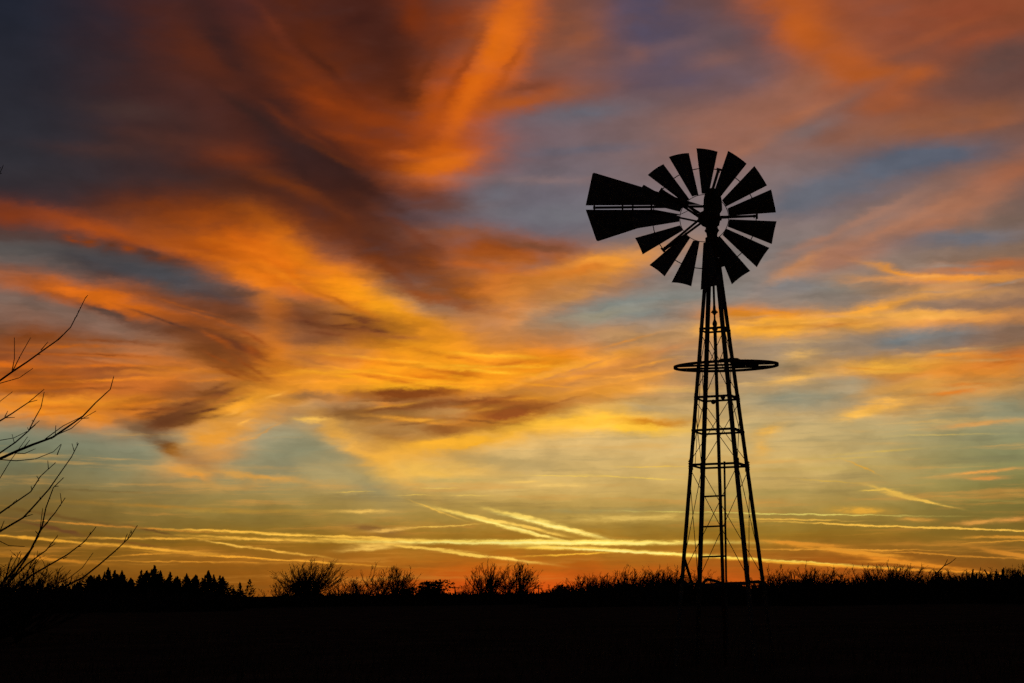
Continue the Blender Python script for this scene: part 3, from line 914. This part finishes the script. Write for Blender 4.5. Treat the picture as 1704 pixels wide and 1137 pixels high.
MB().plate([GB + E1 * a - UP * b + TOCAM * 0.02 for a, b in ((0.10, 0.10), (0.20, 0.13), (0.19, 0.17), (0.15, 0.18), (0.15, 0.26), (0.08, 0.30))], TOCAM, 0.05).build('bracket', RUST, gear, ORG)

# wheel: fifteen blades on five double arms
WHEEL_PX = FPX / project(W)[2]
RT, RI, RO, RA = 117.4 / WHEEL_PX, 41.0 / WHEEL_PX, 85.5 / WHEEL_PX, 87.0 / WHEEL_PX
m = MB().lathe(W - TOCAM * 0.13, TOCAM, ((0, .06), (.02, .11), (.06, .11), (.08, .075), (.18, .075), (.20, .10), (.24, .10), (.26, .05)), 16)
wheel = m.build('wheel_hub', RUST, mill, ORG)
rad_dir = lambda t: E1 * math.cos(t) + UP * math.sin(t)
rng = random.Random(5)
bl_ang = [math.radians(a) for a in (12, 35.4, 60, 86, 109.2, 132.2, 155.5, 179, 201.6, 226.4, 250, 274.2, 299.5, 323, 346)]
for t in bl_ang:
    d = rad_dir(t)
    s = UP * math.cos(t) - E1 * math.sin(t)
    m = MB()
    NU, NV = 7, 6
    pitch = math.radians(30 + rng.uniform(-3, 3))
    bend = rng.uniform(-0.01, 0.01)
    for side in (1, -1):
        for i in range(NU + 1):
            u = i / NU
            r0 = RI + (RT - RI) * u
            w = (0.118 + (0.365 - 0.118) * u) / math.cos(pitch) * 1.0
            for j in range(NV + 1):
                v = j / NV - 0.5
                r = r0 + 0.004 * u * (2 * v) ** 2
                camb = 0.16 * w * (1 - (2 * v) ** 2) - 0.08 * w
                m.v.append(W + d * r + s * (v * w * math.cos(pitch) + bend * u) + TOCAM * (v * w * math.sin(pitch) + camb + 0.0015 * side))
    row = NV + 1
    off = (NU + 1) * row
    for i in range(NU):
        for j in range(NV):
            a = i * row + j
            m.f.append((a, a + 1, a + row + 1, a + row))
            m.f.append((off + a, off + a + row, off + a + row + 1, off + a + 1))
    edge = [i for i in range(row)] + [i * row + NV for i in range(1, NU + 1)] + [NU * row + j for j in range(NV - 1, -1, -1)] + [i * row for i in range(NU - 1, 0, -1)]
    for a, b in zip(edge, edge[1:] + edge[:1]):
        m.f.append((a, off + a, off + b, b))
    m.build('blade', STEEL, wheel, ORG)
for nm, r, t in (('outer_rim', RO, 0.0085), ('inner_rim', RI - 0.008, 0.0065)):
    MB().ring(W - TOCAM * 0.012, E1, UP, r, t, 75, 5).build(nm, RUST, wheel, ORG)
for k in range(5):
    t = math.radians(-0.5 + 72.3 * k)
    d = rad_dir(t)
    s = UP * math.cos(t) - E1 * math.sin(t)
    m = MB()
    m.bar(W + d * 0.07 + TOCAM * 0.10 - s * 0.012, W + d * RA + TOCAM * 0.012, 0.018, 0.038, s)
    m.bar(W + d * 0.09 - TOCAM * 0.10 + s * 0.016, W + d * (RA - 0.01) - TOCAM * 0.02 + s * 0.012, 0.018, 0.038, s)
    m.tube((W + d * RA - s * 0.045, W + d * RA + s * 0.045), 0.016, 6)
    m.tube((W + d * (RA - 0.05) - s * 0.03, W + d * (RA - 0.05) + s * 0.03), 0.012, 6)
    m.build('wheel_arm', RUST, wheel, ORG)

# tail, swung round beside the wheel
TF = -0.12
pt = lambda x, y, o=0.0: plane_pt(x, y, TF + o)
boom = MB().bar(pt(987, 345.8), pt(1176, 343.6), 0.04, 0.038, UP)
boom.bar(pt(1085, 353, 0.01), pt(1172, 371, 0.01), 0.03, 0.028, UP)
boom.bar(pt(1128, 331, 0.03), pt(1168, 362, 0.03), 0.02, 0.022, UP)
tail = boom.build('tail_boom', RUST, mill, ORG)
MB().plate([pt(*p, 0.02) for p in ((988.5, 287.6), (986, 289), (974.6, 342.0), (1100, 341.6), (1166, 341), (1063, 309.8))], TOCAM, 0.006).build('tail_vane', STEEL, tail, ORG)
MB().plate([pt(*p, 0.02) for p in ((974.6, 349.2), (992.5, 400.6), (995.5, 401.6), (1074, 376), (1132, 357), (1090, 349.2))], TOCAM, 0.006).build('tail_vane', STEEL, tail, ORG)
for x in (989, 1036, 1053, 1084):
    MB().bar(pt(x, 339, 0.028), pt(x, 352, 0.028), 0.03, 0.008, TOCAM).build('vane_clip', RUST, tail, ORG)
MB().tube((pt(1129, 358.5), pt(1148, 349.5)), 0.005, 5).build('furl_wire', WIRE, tail, ORG)

# bent plank fallen against the foot of the tower
c = [plane_pt(x, y, 0.5) for x, y in ((1163, 980), (1176, 964), (1190, 967), (1212, 975), (1240, 978))]
m = MB()
for a, b in zip(c, c[1:]):
    m.bar(a, b, 0.16, 0.05)
pl = m.build('broken_plank', WOOD)
tag(pl, 'bent dark plank wedged across the foot of the windmill tower', 'plank')

# ------------------------------------------------------------------ bare tree in front, at the left edge
bare = at_range(-135, 985, 8.0)
BX, BY = bare.x, bare.y
t_org = Vector((BX, BY, ground_z(BX, BY)))
front = empty('bare_tree', t_org)
tag(front, 'leafless tree whose thin curved twigs reach in from the left edge', 'tree')
rng = random.Random(11)
tr = MB()
trunk_pts = [t_org + Vector((0.03 * math.sin(i * 1.3), 0.03 * math.cos(i * 1.7), -0.1 + i * 0.42)) for i in range(10)]
tr.tube(trunk_pts, [0.085 * (1 - 0.085 * i) for i in range(10)], 9)
tr.build('trunk', BARK, front, t_org, True)


def on_trunk(z):
    z = max(t_org.z + 0.15, min(trunk_pts[-1].z - 0.1, z))
    for a, b in zip(trunk_pts, trunk_pts[1:]):
        if a.z <= z <= b.z:
            return a.lerp(b, (z - a.z) / (b.z - a.z))
    return trunk_pts[-1]


# each limb as (pixels from tip inwards, radius at its thick end in metres); a limb whose last pixel is off the frame joins the trunk
LIMBS = (
    (((142, 497), (130, 521), (117, 544), (98, 565), (69, 583), (46, 601), (23, 617), (0, 636), (-60, 680)), .0095,
     (((80, 569), (68, 583)), ((51, 562), (34, 592), (22, 616)), ((24, 562), (24, 597), (20, 618)), ((55, 613), (32, 629), (0, 638), (-20, 648)))),
    (((75, 647), (46, 670), (18, 688), (0, 701), (-55, 735)), .008, (((13, 684), (8, 694)), ((21, 652), (0, 668), (-25, 692), (-60, 735)))),
    (((75, 652), (69, 677), (57, 700), (46, 716), (27, 736), (0, 755), (-50, 788)), .008,
     (((66, 700), (50, 714)), ((45, 718), (23, 729), (0, 733), (-30, 745)), ((46, 727), (18, 766), (0, 796), (-40, 830)))),
    (((191, 626), (183, 647), (160, 672), (137, 693), (110, 711), (87, 727), (55, 741), (27, 752), (0, 764), (-70, 800)), .013,
     (((160, 684), (137, 697), (119, 713), (92, 725), (73, 734)), ((135, 694), (105, 709), (75, 731)), ((59, 747), (41, 755), (23, 754)),
      ((102, 739), (89, 752), (59, 764), (27, 767), (0, 765)), ((102, 740), (95, 757)))),
    (((130, 736), (119, 759), (98, 791), (82, 816), (59, 842), (39, 860), (0, 885), (-60, 920)), .009, (((55, 856), (39, 861)), ((7, 867), (0, 884)))),
    (((92, 771), (69, 793), (50, 819), (23, 839), (0, 853), (-60, 890)), .008, (((25, 834), (14, 846)),)),
    (((106, 795), (89, 812), (78, 846), (69, 874), (60, 898), (46, 925), (20, 965), (-30, 1015)), .009, (((71, 846), (66, 887), (58, 904)), ((80, 870), (68, 882)))),
    (((108, 830), (92, 855), (69, 883), (50, 915), (32, 938), (9, 965), (-40, 1015)), .010, (((41, 910), (14, 908), (0, 901), (-12, 895)), ((34, 917), (18, 947), (0, 975)))),
    (((96, 892), (76, 915), (46, 938), (18, 965), (-30, 1010)), .008, (((92, 905), (80, 912)), ((60, 931), (55, 956), (43, 968)))),
    (((160, 878), (142, 901), (110, 924), (82, 940), (50, 958), (23, 979), (-30, 1025)), .010, (((112, 927), (105, 930)),)),
    (((229, 874), (215, 894), (192, 917), (165, 940), (137, 961), (110, 975), (60, 1000), (-20, 1040)), .010,
     (((155, 920), (137, 945), (114, 963), (92, 972)), ((118, 948), (104, 964), (84, 988)))),
    (((62, 930), (30, 970), (-10, 1010)), .007, ()),
    (((20, 925), (12, 950), (4, 985), (-10, 1020)), .008, ()),
    (((4, 287), (-12, 293), (-40, 310), (-80, 350)), .008, ()),
)
for k, (px, r0, twigs) in enumerate(LIMBS):
    dist = 8.0 + rng.uniform(-0.55, 0.55)
    pts = [at_range(x, y, dist) for x, y in px]
    root = on_trunk(pts[-1].z - 0.35)
    pts = pts + [pts[-1].lerp(root, 0.5) - Vector((0, 0, 0.04)), root]
    n = len(pts)
    pts = [p + Vector((rng.uniform(-1, 1), 0, rng.uniform(-1, 1))) * 0.005 for p in pts]
    m = MB().tube(pts, [0.0018 + (r0 * 0.62 - 0.0018) * min(1.0, i / (n - 3)) for i in range(n)], 6)
    for _ in range(n):                                   # buds and short spurs
        i = rng.randrange(0, n - 2)
        q = pts[i].lerp(pts[i + 1], rng.random())
        ax = (pts[i] - pts[i + 1]).normalized()
        d = (ax + Vector((rng.uniform(-1, 1), rng.uniform(-.6, .6), rng.uniform(-.6, 1)))).normalized()
        L = rng.choice((0.012, 0.015, 0.02, 0.05))
        m.tube((q, q + d * L), (0.0022, 0.0015), 4)
    limb = m.build('limb', BARK, front, t_org, True)
    for tw in twigs:
        tp = [at_range(x, y, dist) for x, y in tw]
        MB().tube(tp, [0.0015 + 0.0012 * i / max(1, len(tp) - 1) for i in range(len(tp))], 5).build('twig', BARK, limb, t_org, True)
# the half of the crown that lies outside the frame
for k in range(26):
    a = rng.uniform(math.pi * 0.55, math.pi * 1.6)
    root = on_trunk(t_org.z + rng.uniform(0.9, 3.8))
    L = rng.uniform(0.7, 1.5)
    d = Vector((math.cos(a) * 0.8, math.sin(a) * 0.8, 0.75)).normalized()
    pts = [root + d * (L * s) + Vector((0, 0, 0.22 * s * s)) for s in (0, .3, .6, .85, 1)]
    MB().tube(pts, [.011, .009, .007, .005, .0028], 5).build('limb', BARK, front, t_org, True)


# ------------------------------------------------------------------ distant trees
def unit(trunk, crown):
    """scale a tree to one metre tall (by its body, stray tips aside) and one metre wide"""
    zs = sorted(v.z for v in crown.v)
    xs = sorted(v.x for v in crown.v)
    top = zs[int(len(zs) * 0.992)]
    k = int(len(xs) * 0.015)
    wid = xs[-1 - k] - xs[k]
    for c in (trunk, crown):
        c.v = [Vector((v.x / wid, v.y / wid, v.z / top)) for v in c.v]
    return trunk, crown


def grow_bare(seed, mains=46, lean=0.3, stems=3, fork=0.30, low=0.15, twigs=7):
    """leafless tree, its branches fanned upwards into an uneven dome and combed to the right by the wind: (trunk, crown)"""
    r = random.Random(seed)
    trunk, crown = MB(), MB()
    bases = []
    for k in range(stems):
        w = 2 * math.pi * (k + r.random() * 0.5) / stems
        b = Vector((0.06 * math.cos(w), 0.06 * math.sin(w), -0.03)) * (stems > 1)
        t = Vector((0.16 * math.cos(w) * (stems > 1) + 0.10 * lean, 0.16 * math.sin(w) * (stems > 1), fork * r.uniform(0.85, 1.25)))
        pts = [b, b.lerp(t, 0.5) + Vector((r.gauss(0, .012), r.gauss(0, .012), 0)), t]
        trunk.tube(pts, [0.030, 0.024, 0.019] if stems == 1 else [0.021, 0.017, 0.014], 6)
        bases.append(pts)
    ph = r.uniform(0, 6.28)
    for k in range(mains):
        pts = r.choice(bases)
        u = r.uniform(0.25, 1.0) ** 0.6
        st = pts[0].lerp(pts[2], u)
        w = r.uniform(0, 2 * math.pi)
        q = r.random() ** 0.55                                   # 0 straight up, 1 out at the rim
        reach_ = 1.0 + 0.16 * math.sin(2 * w + ph) + r.gauss(0, 0.09)
        h = (low + (1 - low) * math.sqrt(max(0.0, 1 - (q * 0.97) ** 2))) * reach_
        end = Vector((0.55 * q * math.cos(w) * reach_ + lean * 0.28 * h, 0.55 * q * math.sin(w) * reach_, max(0.12, h)))
        if end.z < st.z:
            end.z = st.z + 0.06
        ctl = st.lerp(end, 0.45) + Vector((0.18 * (end.x - st.x), 0.18 * (end.y - st.y), -0.05 * q))
        n = 6
        path = []
        for i in range(n + 1):
            t = i / n
            path.append(st * (1 - t) ** 2 + ctl * (2 * t * (1 - t)) + end * t * t + Vector((r.gauss(0, .010), r.gauss(0, .010), r.gauss(0, .006))) * (t > 0))
        r0 = r.uniform(0.006, 0.010)
        crown.tube(path, [max(0.0026, r0 * (1 - 0.75 * i / n)) for i in range(n + 1)], 4, False)
        for _ in range(twigs):
            t = r.uniform(0.25, 1.0)
            i = min(n - 1, int(t * n))
            p = path[i].lerp(path[i + 1], t * n - i)
            ax = (path[i + 1] - path[i]).normalized()
            d = (ax + Vector((r.gauss(0.10 * lean, .38), r.gauss(0, .38), 0.22 + r.gauss(0, .22)))).normalized()
            L = r.uniform(0.10, 0.24) * (1.15 - 0.5 * t)
            m = p + d * L * 0.5
            d2 = (d + Vector((0.12 * lean, 0, 0.18))).normalized()
            e = m + d2 * L * 0.5
            crown.tube((p, m, e), (0.0034, 0.0028, 0.0018), 3, False)
            for _k in range(3):
                s0 = p.lerp(m, r.uniform(0.2, 1)) if r.random() < 0.5 else m.lerp(e, r.random())
                dd = (d2 + Vector((r.gauss(0.05, .42), r.gauss(0, .42), r.gauss(.12, .3)))).normalized()
                crown.tube((s0, s0 + dd * r.uniform(0.04, 0.10)), (0.0024, 0.0014), 3, False)
    return unit(trunk, crown)


def grow_cone(seed, width=0.34, n=2600, tips=6):
    """juniper one metre tall: a ragged spire of upswept sprays on a short trunk"""
    r = random.Random(seed)
    trunk, crown = MB(), MB()
    trunk.tube([(0, 0, -0.03), (0.01, 0, 0.4), (0, 0.01, 0.9)], [0.03, 0.02, 0.006], 6)
    lobes = [(0.0, 0.0, 1.0, 1.0)] + [(r.uniform(-0.6, 0.6) * width, r.uniform(-0.6, 0.6) * width, r.uniform(0.42, 0.92), r.uniform(0.34, 0.62)) for _ in range(tips)]
    for k in range(n):
        lx, ly, lh, lw = r.choice(lobes) if r.random() < 0.62 else lobes[0]
        h = r.random() ** 0.8
        wv = 2 * math.pi * r.random()
        rad = width * lw * (1 - h) ** 1.3 * (0.78 + 0.4 * math.sin(wv * 3 + h * 19)) * math.sqrt(r.random())
        p = Vector((lx + rad * math.cos(wv), ly + rad * math.sin(wv), 0.02 + h * lh * 0.97))
        o_ = 0.75 * (1 - h) + 0.06
        d = Vector((math.cos(wv) * o_, math.sin(wv) * o_, 0.85 + r.gauss(0, .22))).normalized()
        L = r.uniform(0.03, 0.075) * (1.15 - 0.45 * h)
        s = d.orthogonal().normalized() * (L * 0.17)
        s = Matrix.Rotation(r.uniform(0, 6.28), 3, d) @ s
        b = len(crown.v)
        crown.v += [p - s, p + s, p + s * 0.7 + d * L * 0.5, p + d * L, p - s * 0.7 + d * L * 0.5]
        crown.f.append((b, b + 1, b + 2, b + 3, b + 4))
    return unit(trunk, crown)


def grow_round(seed, n=1500):
    """broad evergreen one metre tall with an uneven, lumpy crown"""
    r = random.Random(seed)
    trunk, crown = MB(), MB()
    trunk.tube([(0, 0, -0.03), (0.01, 0, 0.3), (0, 0, 0.7)], [0.035, 0.028, 0.012], 6)
    lobes = [(r.uniform(-.22, .22), r.uniform(-.22, .22), r.uniform(.25, .8), r.uniform(.14, .24)) for _ in range(11)] + [(0, 0, .82, .15)]
    for k in range(n):
        lx, ly, lz, lr = r.choice(lobes)
        d = Vector((r.gauss(0, 1), r.gauss(0, 1), r.gauss(0, 1))).normalized()
        p = Vector((lx, ly, lz)) + d * lr * r.random() ** 0.4
        p.z = max(0.05, p.z)
        L = r.uniform(0.03, 0.07)
        s = d.orthogonal().normalized() * L * 0.45
        s = Matrix.Rotation(r.uniform(0, 6.28), 3, d) @ s
        b = len(crown.v)
        crown.v += [p - s, p + s, p + s * 0.6 + d * L, p - s * 0.6 + d * L]
        crown.f.append((b, b + 1, b + 2, b + 3))
    return unit(trunk, crown)


PROTO = {}
for key, fn, mat in (
    [('sweep%d' % i, (lambda i=i: grow_bare(40 + i, 74, 0.5, 3, 0.28, 0.42, 8)), BARK) for i in range(3)] +
    [('dome0', (lambda: grow_bare(97, 120, 0.5, 3, 0.30, 0.50, 9)), BARK)] +
    [('open%d' % i, (lambda i=i: grow_bare(60 + i, 17, 0.75, 2, 0.42, 0.35, 6)), BARK) for i in range(2)] +
    [('bush%d' % i, (lambda i=i: grow_bare(80 + i, 58, 0.35, 5, 0.15, 0.16, 8)), BARK) for i in range(4)] +
    [('cone%d' % i, (lambda i=i: grow_cone(20 + i)), NEEDLE) for i in range(4)] +
    [('round%d' % i, (lambda i=i: grow_round(30 + i)), LEAF) for i in range(2)]
):
    t, c = fn()
    PROTO[key] = (t.data(key + '_trunk', BARK), c.data(key + '_crown', mat))


def plant(kind, name, px, top_y, dist, wide, label, cat, group, rot=0.0):
    """a tree on the ground whose top shows at a pixel, at a distance; wide is its width over its height"""
    p = at_range(px, HORIZON_Y, dist)
    z0 = ground_z(p.x, p.y)
    h = at_range(px, top_y, dist).z - z0
    e = empty(name, (p.x, p.y, z0))
    e.rotation_euler.z = rot
    e.scale = (h * wide, h * wide, h)
    link('trunk', PROTO[kind][0], e)
    link('crown', PROTO[kind][1], e)
    tag(e, label, cat, group)
    return e


rng = random.Random(3)
jit = lambda a: rng.uniform(-a, a)
# wind-swept trees in the gap of the horizon, left of the mill
G1 = 'bare trees along the horizon left of the windmill'
for kind, px, top, wide, rot, label in (
    ('dome0', 503, 937, 1.35, 0.0, 'bushy leafless tree with full crown bent right, leftmost of the horizon trees'),
    ('bush0', 474, 966, 1.7, 0.3, 'low twiggy shrub at the left foot of the leftmost bushy horizon tree'),
    ('bush1', 560, 971, 2.0, 0.8, 'low sparse shrub just right of the leftmost bushy horizon tree'),
    ('open0', 600, 939, 1.15, 0.0, 'open bare tree with forked trunk and branches swept right'),
    ('sweep1', 643, 945, 1.25, 0.2, 'dense bare tree directly right of the forked open tree'),
    ('bush2', 588, 964, 1.7, 0.5, 'small bare shrub at the left side of the forked open tree'),
    ('bush3', 668, 966, 1.3, 0.1, 'small bare shrub between the dense bare tree and round evergreens'),
    ('open1', 773, 961, 1.2, 0.0, 'small bare sapling just left of the pair of tall twiggy trees'),
    ('sweep2', 811, 939, 1.15, 0.1, 'tall twiggy bare tree, left one of the pair left of the pole'),
    ('sweep1', 852, 939, 1.05, 0.35, 'tall twiggy bare tree bent right, right one of the pair left of the pole'),
    ('bush1', 792, 962, 1.3, 0.0, 'low bare shrub at the left foot of the twiggy pair'),
):
    plant(kind, 'bare_tree' if kind[0] != 'b' else 'bare_shrub', px, top, 230 + jit(6), wide, label, 'tree' if kind[0] != 'b' else 'shrub', G1, rot)
G2 = 'small round evergreens on the horizon'
for kind, px, top, wide, label in (
    ('round0', 684, 978, 0.95, 'smallest and leftmost of three dark round evergreens on the horizon'),
    ('round1', 707, 969, 0.95, 'middle one of three dark round evergreens on the horizon'),
    ('round0', 728, 967, 1.05, 'rightmost and tallest of three dark round evergreens on the horizon'),
    ('round1', 934, 974, 0.9, 'dark evergreen just right of the utility pole, left of two'),
    ('round0', 945, 976, 0.9, 'dark evergreen right of the utility pole, right one of two'),
):
    plant(kind, 'evergreen_tree', px, top, 228 + jit(4), wide, label, 'tree', G2, jit(3))
# junipers at the left
G3 = 'junipers in a row at the left'
ORD = ('first', 'second', 'third', 'fourth', 'fifth', 'sixth', 'seventh', 'eighth', 'ninth', 'tenth', 'eleventh', 'twelfth', 'thirteenth', 'fourteenth',
       'fifteenth', 'sixteenth', 'seventeenth', 'eighteenth', 'nineteenth', 'twentieth', 'twenty-first', 'twenty-second', 'twenty-third', 'twenty-fourth',
       'twenty-fifth', 'twenty-sixth', 'twenty-seventh', 'twenty-eighth')
JUN = ((65, 965, 1.0), (104, 972, 1.1), (128, 970, 1.2), (150, 959, 1.3), (164, 958, 1.0), (179, 946, .85), (190, 951, .8), (202, 951, .8), (217, 963, 1.1),
       (243, 951, .85), (256, 943, .8), (266, 951, .9), (279, 963, 1.1), (292, 961, .9), (310, 956, .9), (325, 958, .95), (346, 951, .95), (370, 961, 1.0), (389, 981, 1.6))
for i, (px, top, wide) in enumerate(JUN):
    extra = {5: ', tallest of the left cluster', 10: ', tallest of all', 16: ', last tall one', 18: ', lowest'}.get(i, '')
    plant('cone%d' % (i % 4), 'juniper_tree', px, top, 200 + jit(8), wide * rng.uniform(1.0, 1.7), 'dark juniper, %s from the left edge in the row%s' % (ORD[i], extra), 'tree', G3, jit(3))
G4 = 'bare shrubs among the junipers'
for i, (px, top, wide, label) in enumerate((
    (22, 957, 1.5, 'leafless shrub behind the twigs in the lower left corner'),
    (84, 955, 1.5, 'pale twiggy bare shrub behind the second and third junipers from the left'),
    (112, 958, 1.4, 'twiggy bare shrub left of the round-topped fourth juniper'),
)):
    plant('bush%d' % i, 'bare_shrub', px, top, 212, wide, label, 'shrub', G4, jit(3))
plant('bush1', 'bare_shrub', 6, 938, 58, 1.5, 'nearer tangled bare shrub at the very bottom of the left edge, behind the reaching twigs', 'shrub', None, 0.4)
# thicket right of the pole and behind the mill
G5 = 'bare trees of the thicket left of the windmill tower'
TH1 = ((913, 977, 1.3), (961, 962, 1.2), (981, 962, 1.1), (1003, 961, 1.1), (1020, 958, 1.1), (1038, 950, 1.0), (1056, 953, 1.0), (1075, 957, 1.1),
       (1092, 949, 1.0), (1108, 952, 1.0), (1123, 947, 1.0), (1152, 957, 1.2), (1186, 972, 1.3))
for i, (px, top, wide) in enumerate(TH1):
    plant(('bush0', 'sweep1', 'bush2', 'sweep2', 'bush3', 'bush1')[i % 6], 'thicket_tree', px, top - 2, 205 + jit(10), wide * 1.4,
          'low bare thicket tree, %s to the right of the utility pole' % ORD[i], 'tree', G5, jit(0.5))
G6 = 'bare trees of the thicket right of the windmill tower'
TH2 = ((1268, 962, 1.2), (1295, 949, 1.1), (1318, 958, 1.1), (1341, 949, 1.1), (1360, 953, 1.1), (1381, 954, 1.1), (1406, 966, 1.2), (1440, 948, 1.0), (1463, 947, 1.0),
       (1484, 944, 1.0), (1506, 948, 1.0), (1524, 965, 1.1), (1542, 953, 1.1), (1562, 962, 1.1), (1580, 954, 1.1), (1602, 963, 1.2), (1625, 953, 1.1),
       (1644, 954, 1.1), (1667, 951, 1.1), (1686, 955, 1.1), (1706, 948, 1.1))
for i, (px, top, wide) in enumerate(TH2):
    plant(('sweep1', 'bush2', 'bush0', 'sweep2', 'bush3', 'bush1')[i % 6], 'thicket_tree', px, top - 3, 180 + jit(10), wide * 1.55,
          'low bare thicket tree, %s to the right of the windmill tower' % ORD[i], 'tree', G6, jit(0.5))
plant('open1', 'bare_tree', 1694, 934, 165, 0.8, 'taller bare tree rising above the thicket at the right edge', 'tree', None, 0.1)
# dead snag leaning out of the thicket
sp = at_range(1546, HORIZON_Y, 176)
sz = ground_z(sp.x, sp.y)
snag = empty('dead_snag', (sp.x, sp.y, sz))
tag(snag, 'thin forked dead snag leaning right out of the right thicket', 'tree')
so = Vector((sp.x, sp.y, sz))
q = [at_range(x, y, 176) for x, y in ((1546, 970), (1560, 953), (1572, 941), (1577, 931))]
MB().tube([so] + q, [.10, .09, .07, .05, .03], 5).build('trunk', BARK, snag, so)
MB().tube([at_range(x, y, 176) for x, y in ((1571, 942), (1581, 937), (1591, 929))], [.05, .04, .025], 4).build('limb', BARK, snag, so)
# utility poles
for px, top, dist, label in ((896, 973, 420, 'tiny far utility pole with two crossarms on the glowing horizon'),
                             (757, 976, 420, 'tiny far utility pole stub left of the twiggy pair of trees')):
    p = at_range(px, HORIZON_Y, dist)
    zt = at_range(px, top, dist).z
    o = Vector((p.x, p.y, ground_z(p.x, p.y)))
    e = empty('utility_pole', o)
    tag(e, label, 'utility pole', 'far utility poles')
    MB().tube((o - UP * 0.3, Vector((p.x, p.y, zt))), [.16, .12], 7).build('post', WOOD, e, o)
    for dz, w in ((0.35, 1.3), (1.0, 0.9))[: 2 if px == 896 else 1]:
        c = Vector((p.x, p.y, zt - dz))
        MB().bar(c - Vector((w, 0, 0)), c + Vector((w, 0, 0)), 0.14, 0.16).build('crossarm', WOOD, e, o)

# undergrowth under the trees: tangled brush nobody could count
rng = random.Random(21)
ug = MB()


def brush_h(px):
    """height of the brush above the horizon across the view, in photograph pixels"""
    knots = ((-400, 14), (0, 15), (60, 12), (140, 14), (228, 8), (260, 12), (287, 8), (340, 9), (385, 4), (400, -1), (455, -1), (470, 4), (560, 6), (640, 4), (700, 3), (760, 5), (900, 5),
             (940, 8), (1040, 12), (1130, 14), (1260, 11), (1330, 14), (1420, 13), (1500, 18), (1540, 14), (1600, 18), (1704, 21), (2200, 20))
    for (a, ha), (b, hb) in zip(knots, knots[1:]):
        if a <= px < b:
            h = ha + (hb - ha) * (px - a) / (b - a)
            break
    else:
        h = 8
    if h > 0:
        h += 0.36 * h * (math.sin(px * 0.11) + math.sin(px * 0.23 + 1.0) + 0.7 * math.sin(px * 0.53 + 2.0))
    return h


for k in range(44000):
    px = rng.uniform(-180, 1880)
    dist = rng.uniform(172, 214) if px > 900 or px < 400 else rng.uniform(222, 240)
    p = at_range(px, HORIZON_Y, dist)
    z0 = ground_z(p.x, p.y)
    hb = brush_h(px)
    hm = max(0.12, (EYE.z - z0) + hb * dist / FPX)
    h = hm * (1 - rng.random() ** 0.9 * 0.85) * (1.0 + max(0.0, rng.gauss(0, 0.08)))
    if hb < 0:
        h = min(h, hm)
    b = Vector((p.x, p.y, z0 - 0.05))
    t = b + Vector((rng.gauss(0.1, .6), rng.gauss(0, .6), 1)).normalized() * h
    s = Vector((rng.uniform(.02, .06) * (1.0 + 0.35 * hm), rng.uniform(-.03, .03), 0))
    i = len(ug.v)
    mid = b.lerp(t, 0.5) + Vector((rng.gauss(0, .08), 0, 0))
    ug.v += [b - s * 2.2, b + s * 2.2, mid + s * 2.2, t + s * 0.6, t - s * 0.6, mid - s * 2.2]
    ug.f.append((i, i + 1, i + 2, i + 3, i + 4, i + 5))
tag(ug.build('undergrowth', BARK), 'tangled dark undergrowth along the foot of the tree line', 'undergrowth', kind='stuff')

# rough grass of the pasture
gr = MB()
for k in range(30000):
    a = rng.uniform(-0.5, 0.5)
    d = 2.5 + 70 * rng.random() ** 2.0
    x, y = d * math.sin(a), d * math.cos(a)
    z = ground_z(x, y)
    h = rng.uniform(0.06, 0.26) * (1 + 0.9 * max(0, math.sin(x * 0.9) * math.cos(y * 0.7)))
    if math.hypot(x - MX, y - MY) < 1.6:
        h *= 2.6
    b = Vector((x, y, z - 0.01))
    t = b + Vector((rng.gauss(0.12, .22), rng.gauss(0, .22), 1)).normalized() * h
    s = Vector((rng.uniform(-1, 1), rng.uniform(-1, 1), 0)).normalized() * (0.004 + 0.00022 * d)
    i = len(gr.v)
    gr.v += [b - s, b + s, t]
    gr.f.append((i, i + 1, i + 2))
tag(gr.build('grass', GRASS), 'dark rough winter grass covering the pasture', 'grass', kind='stuff')
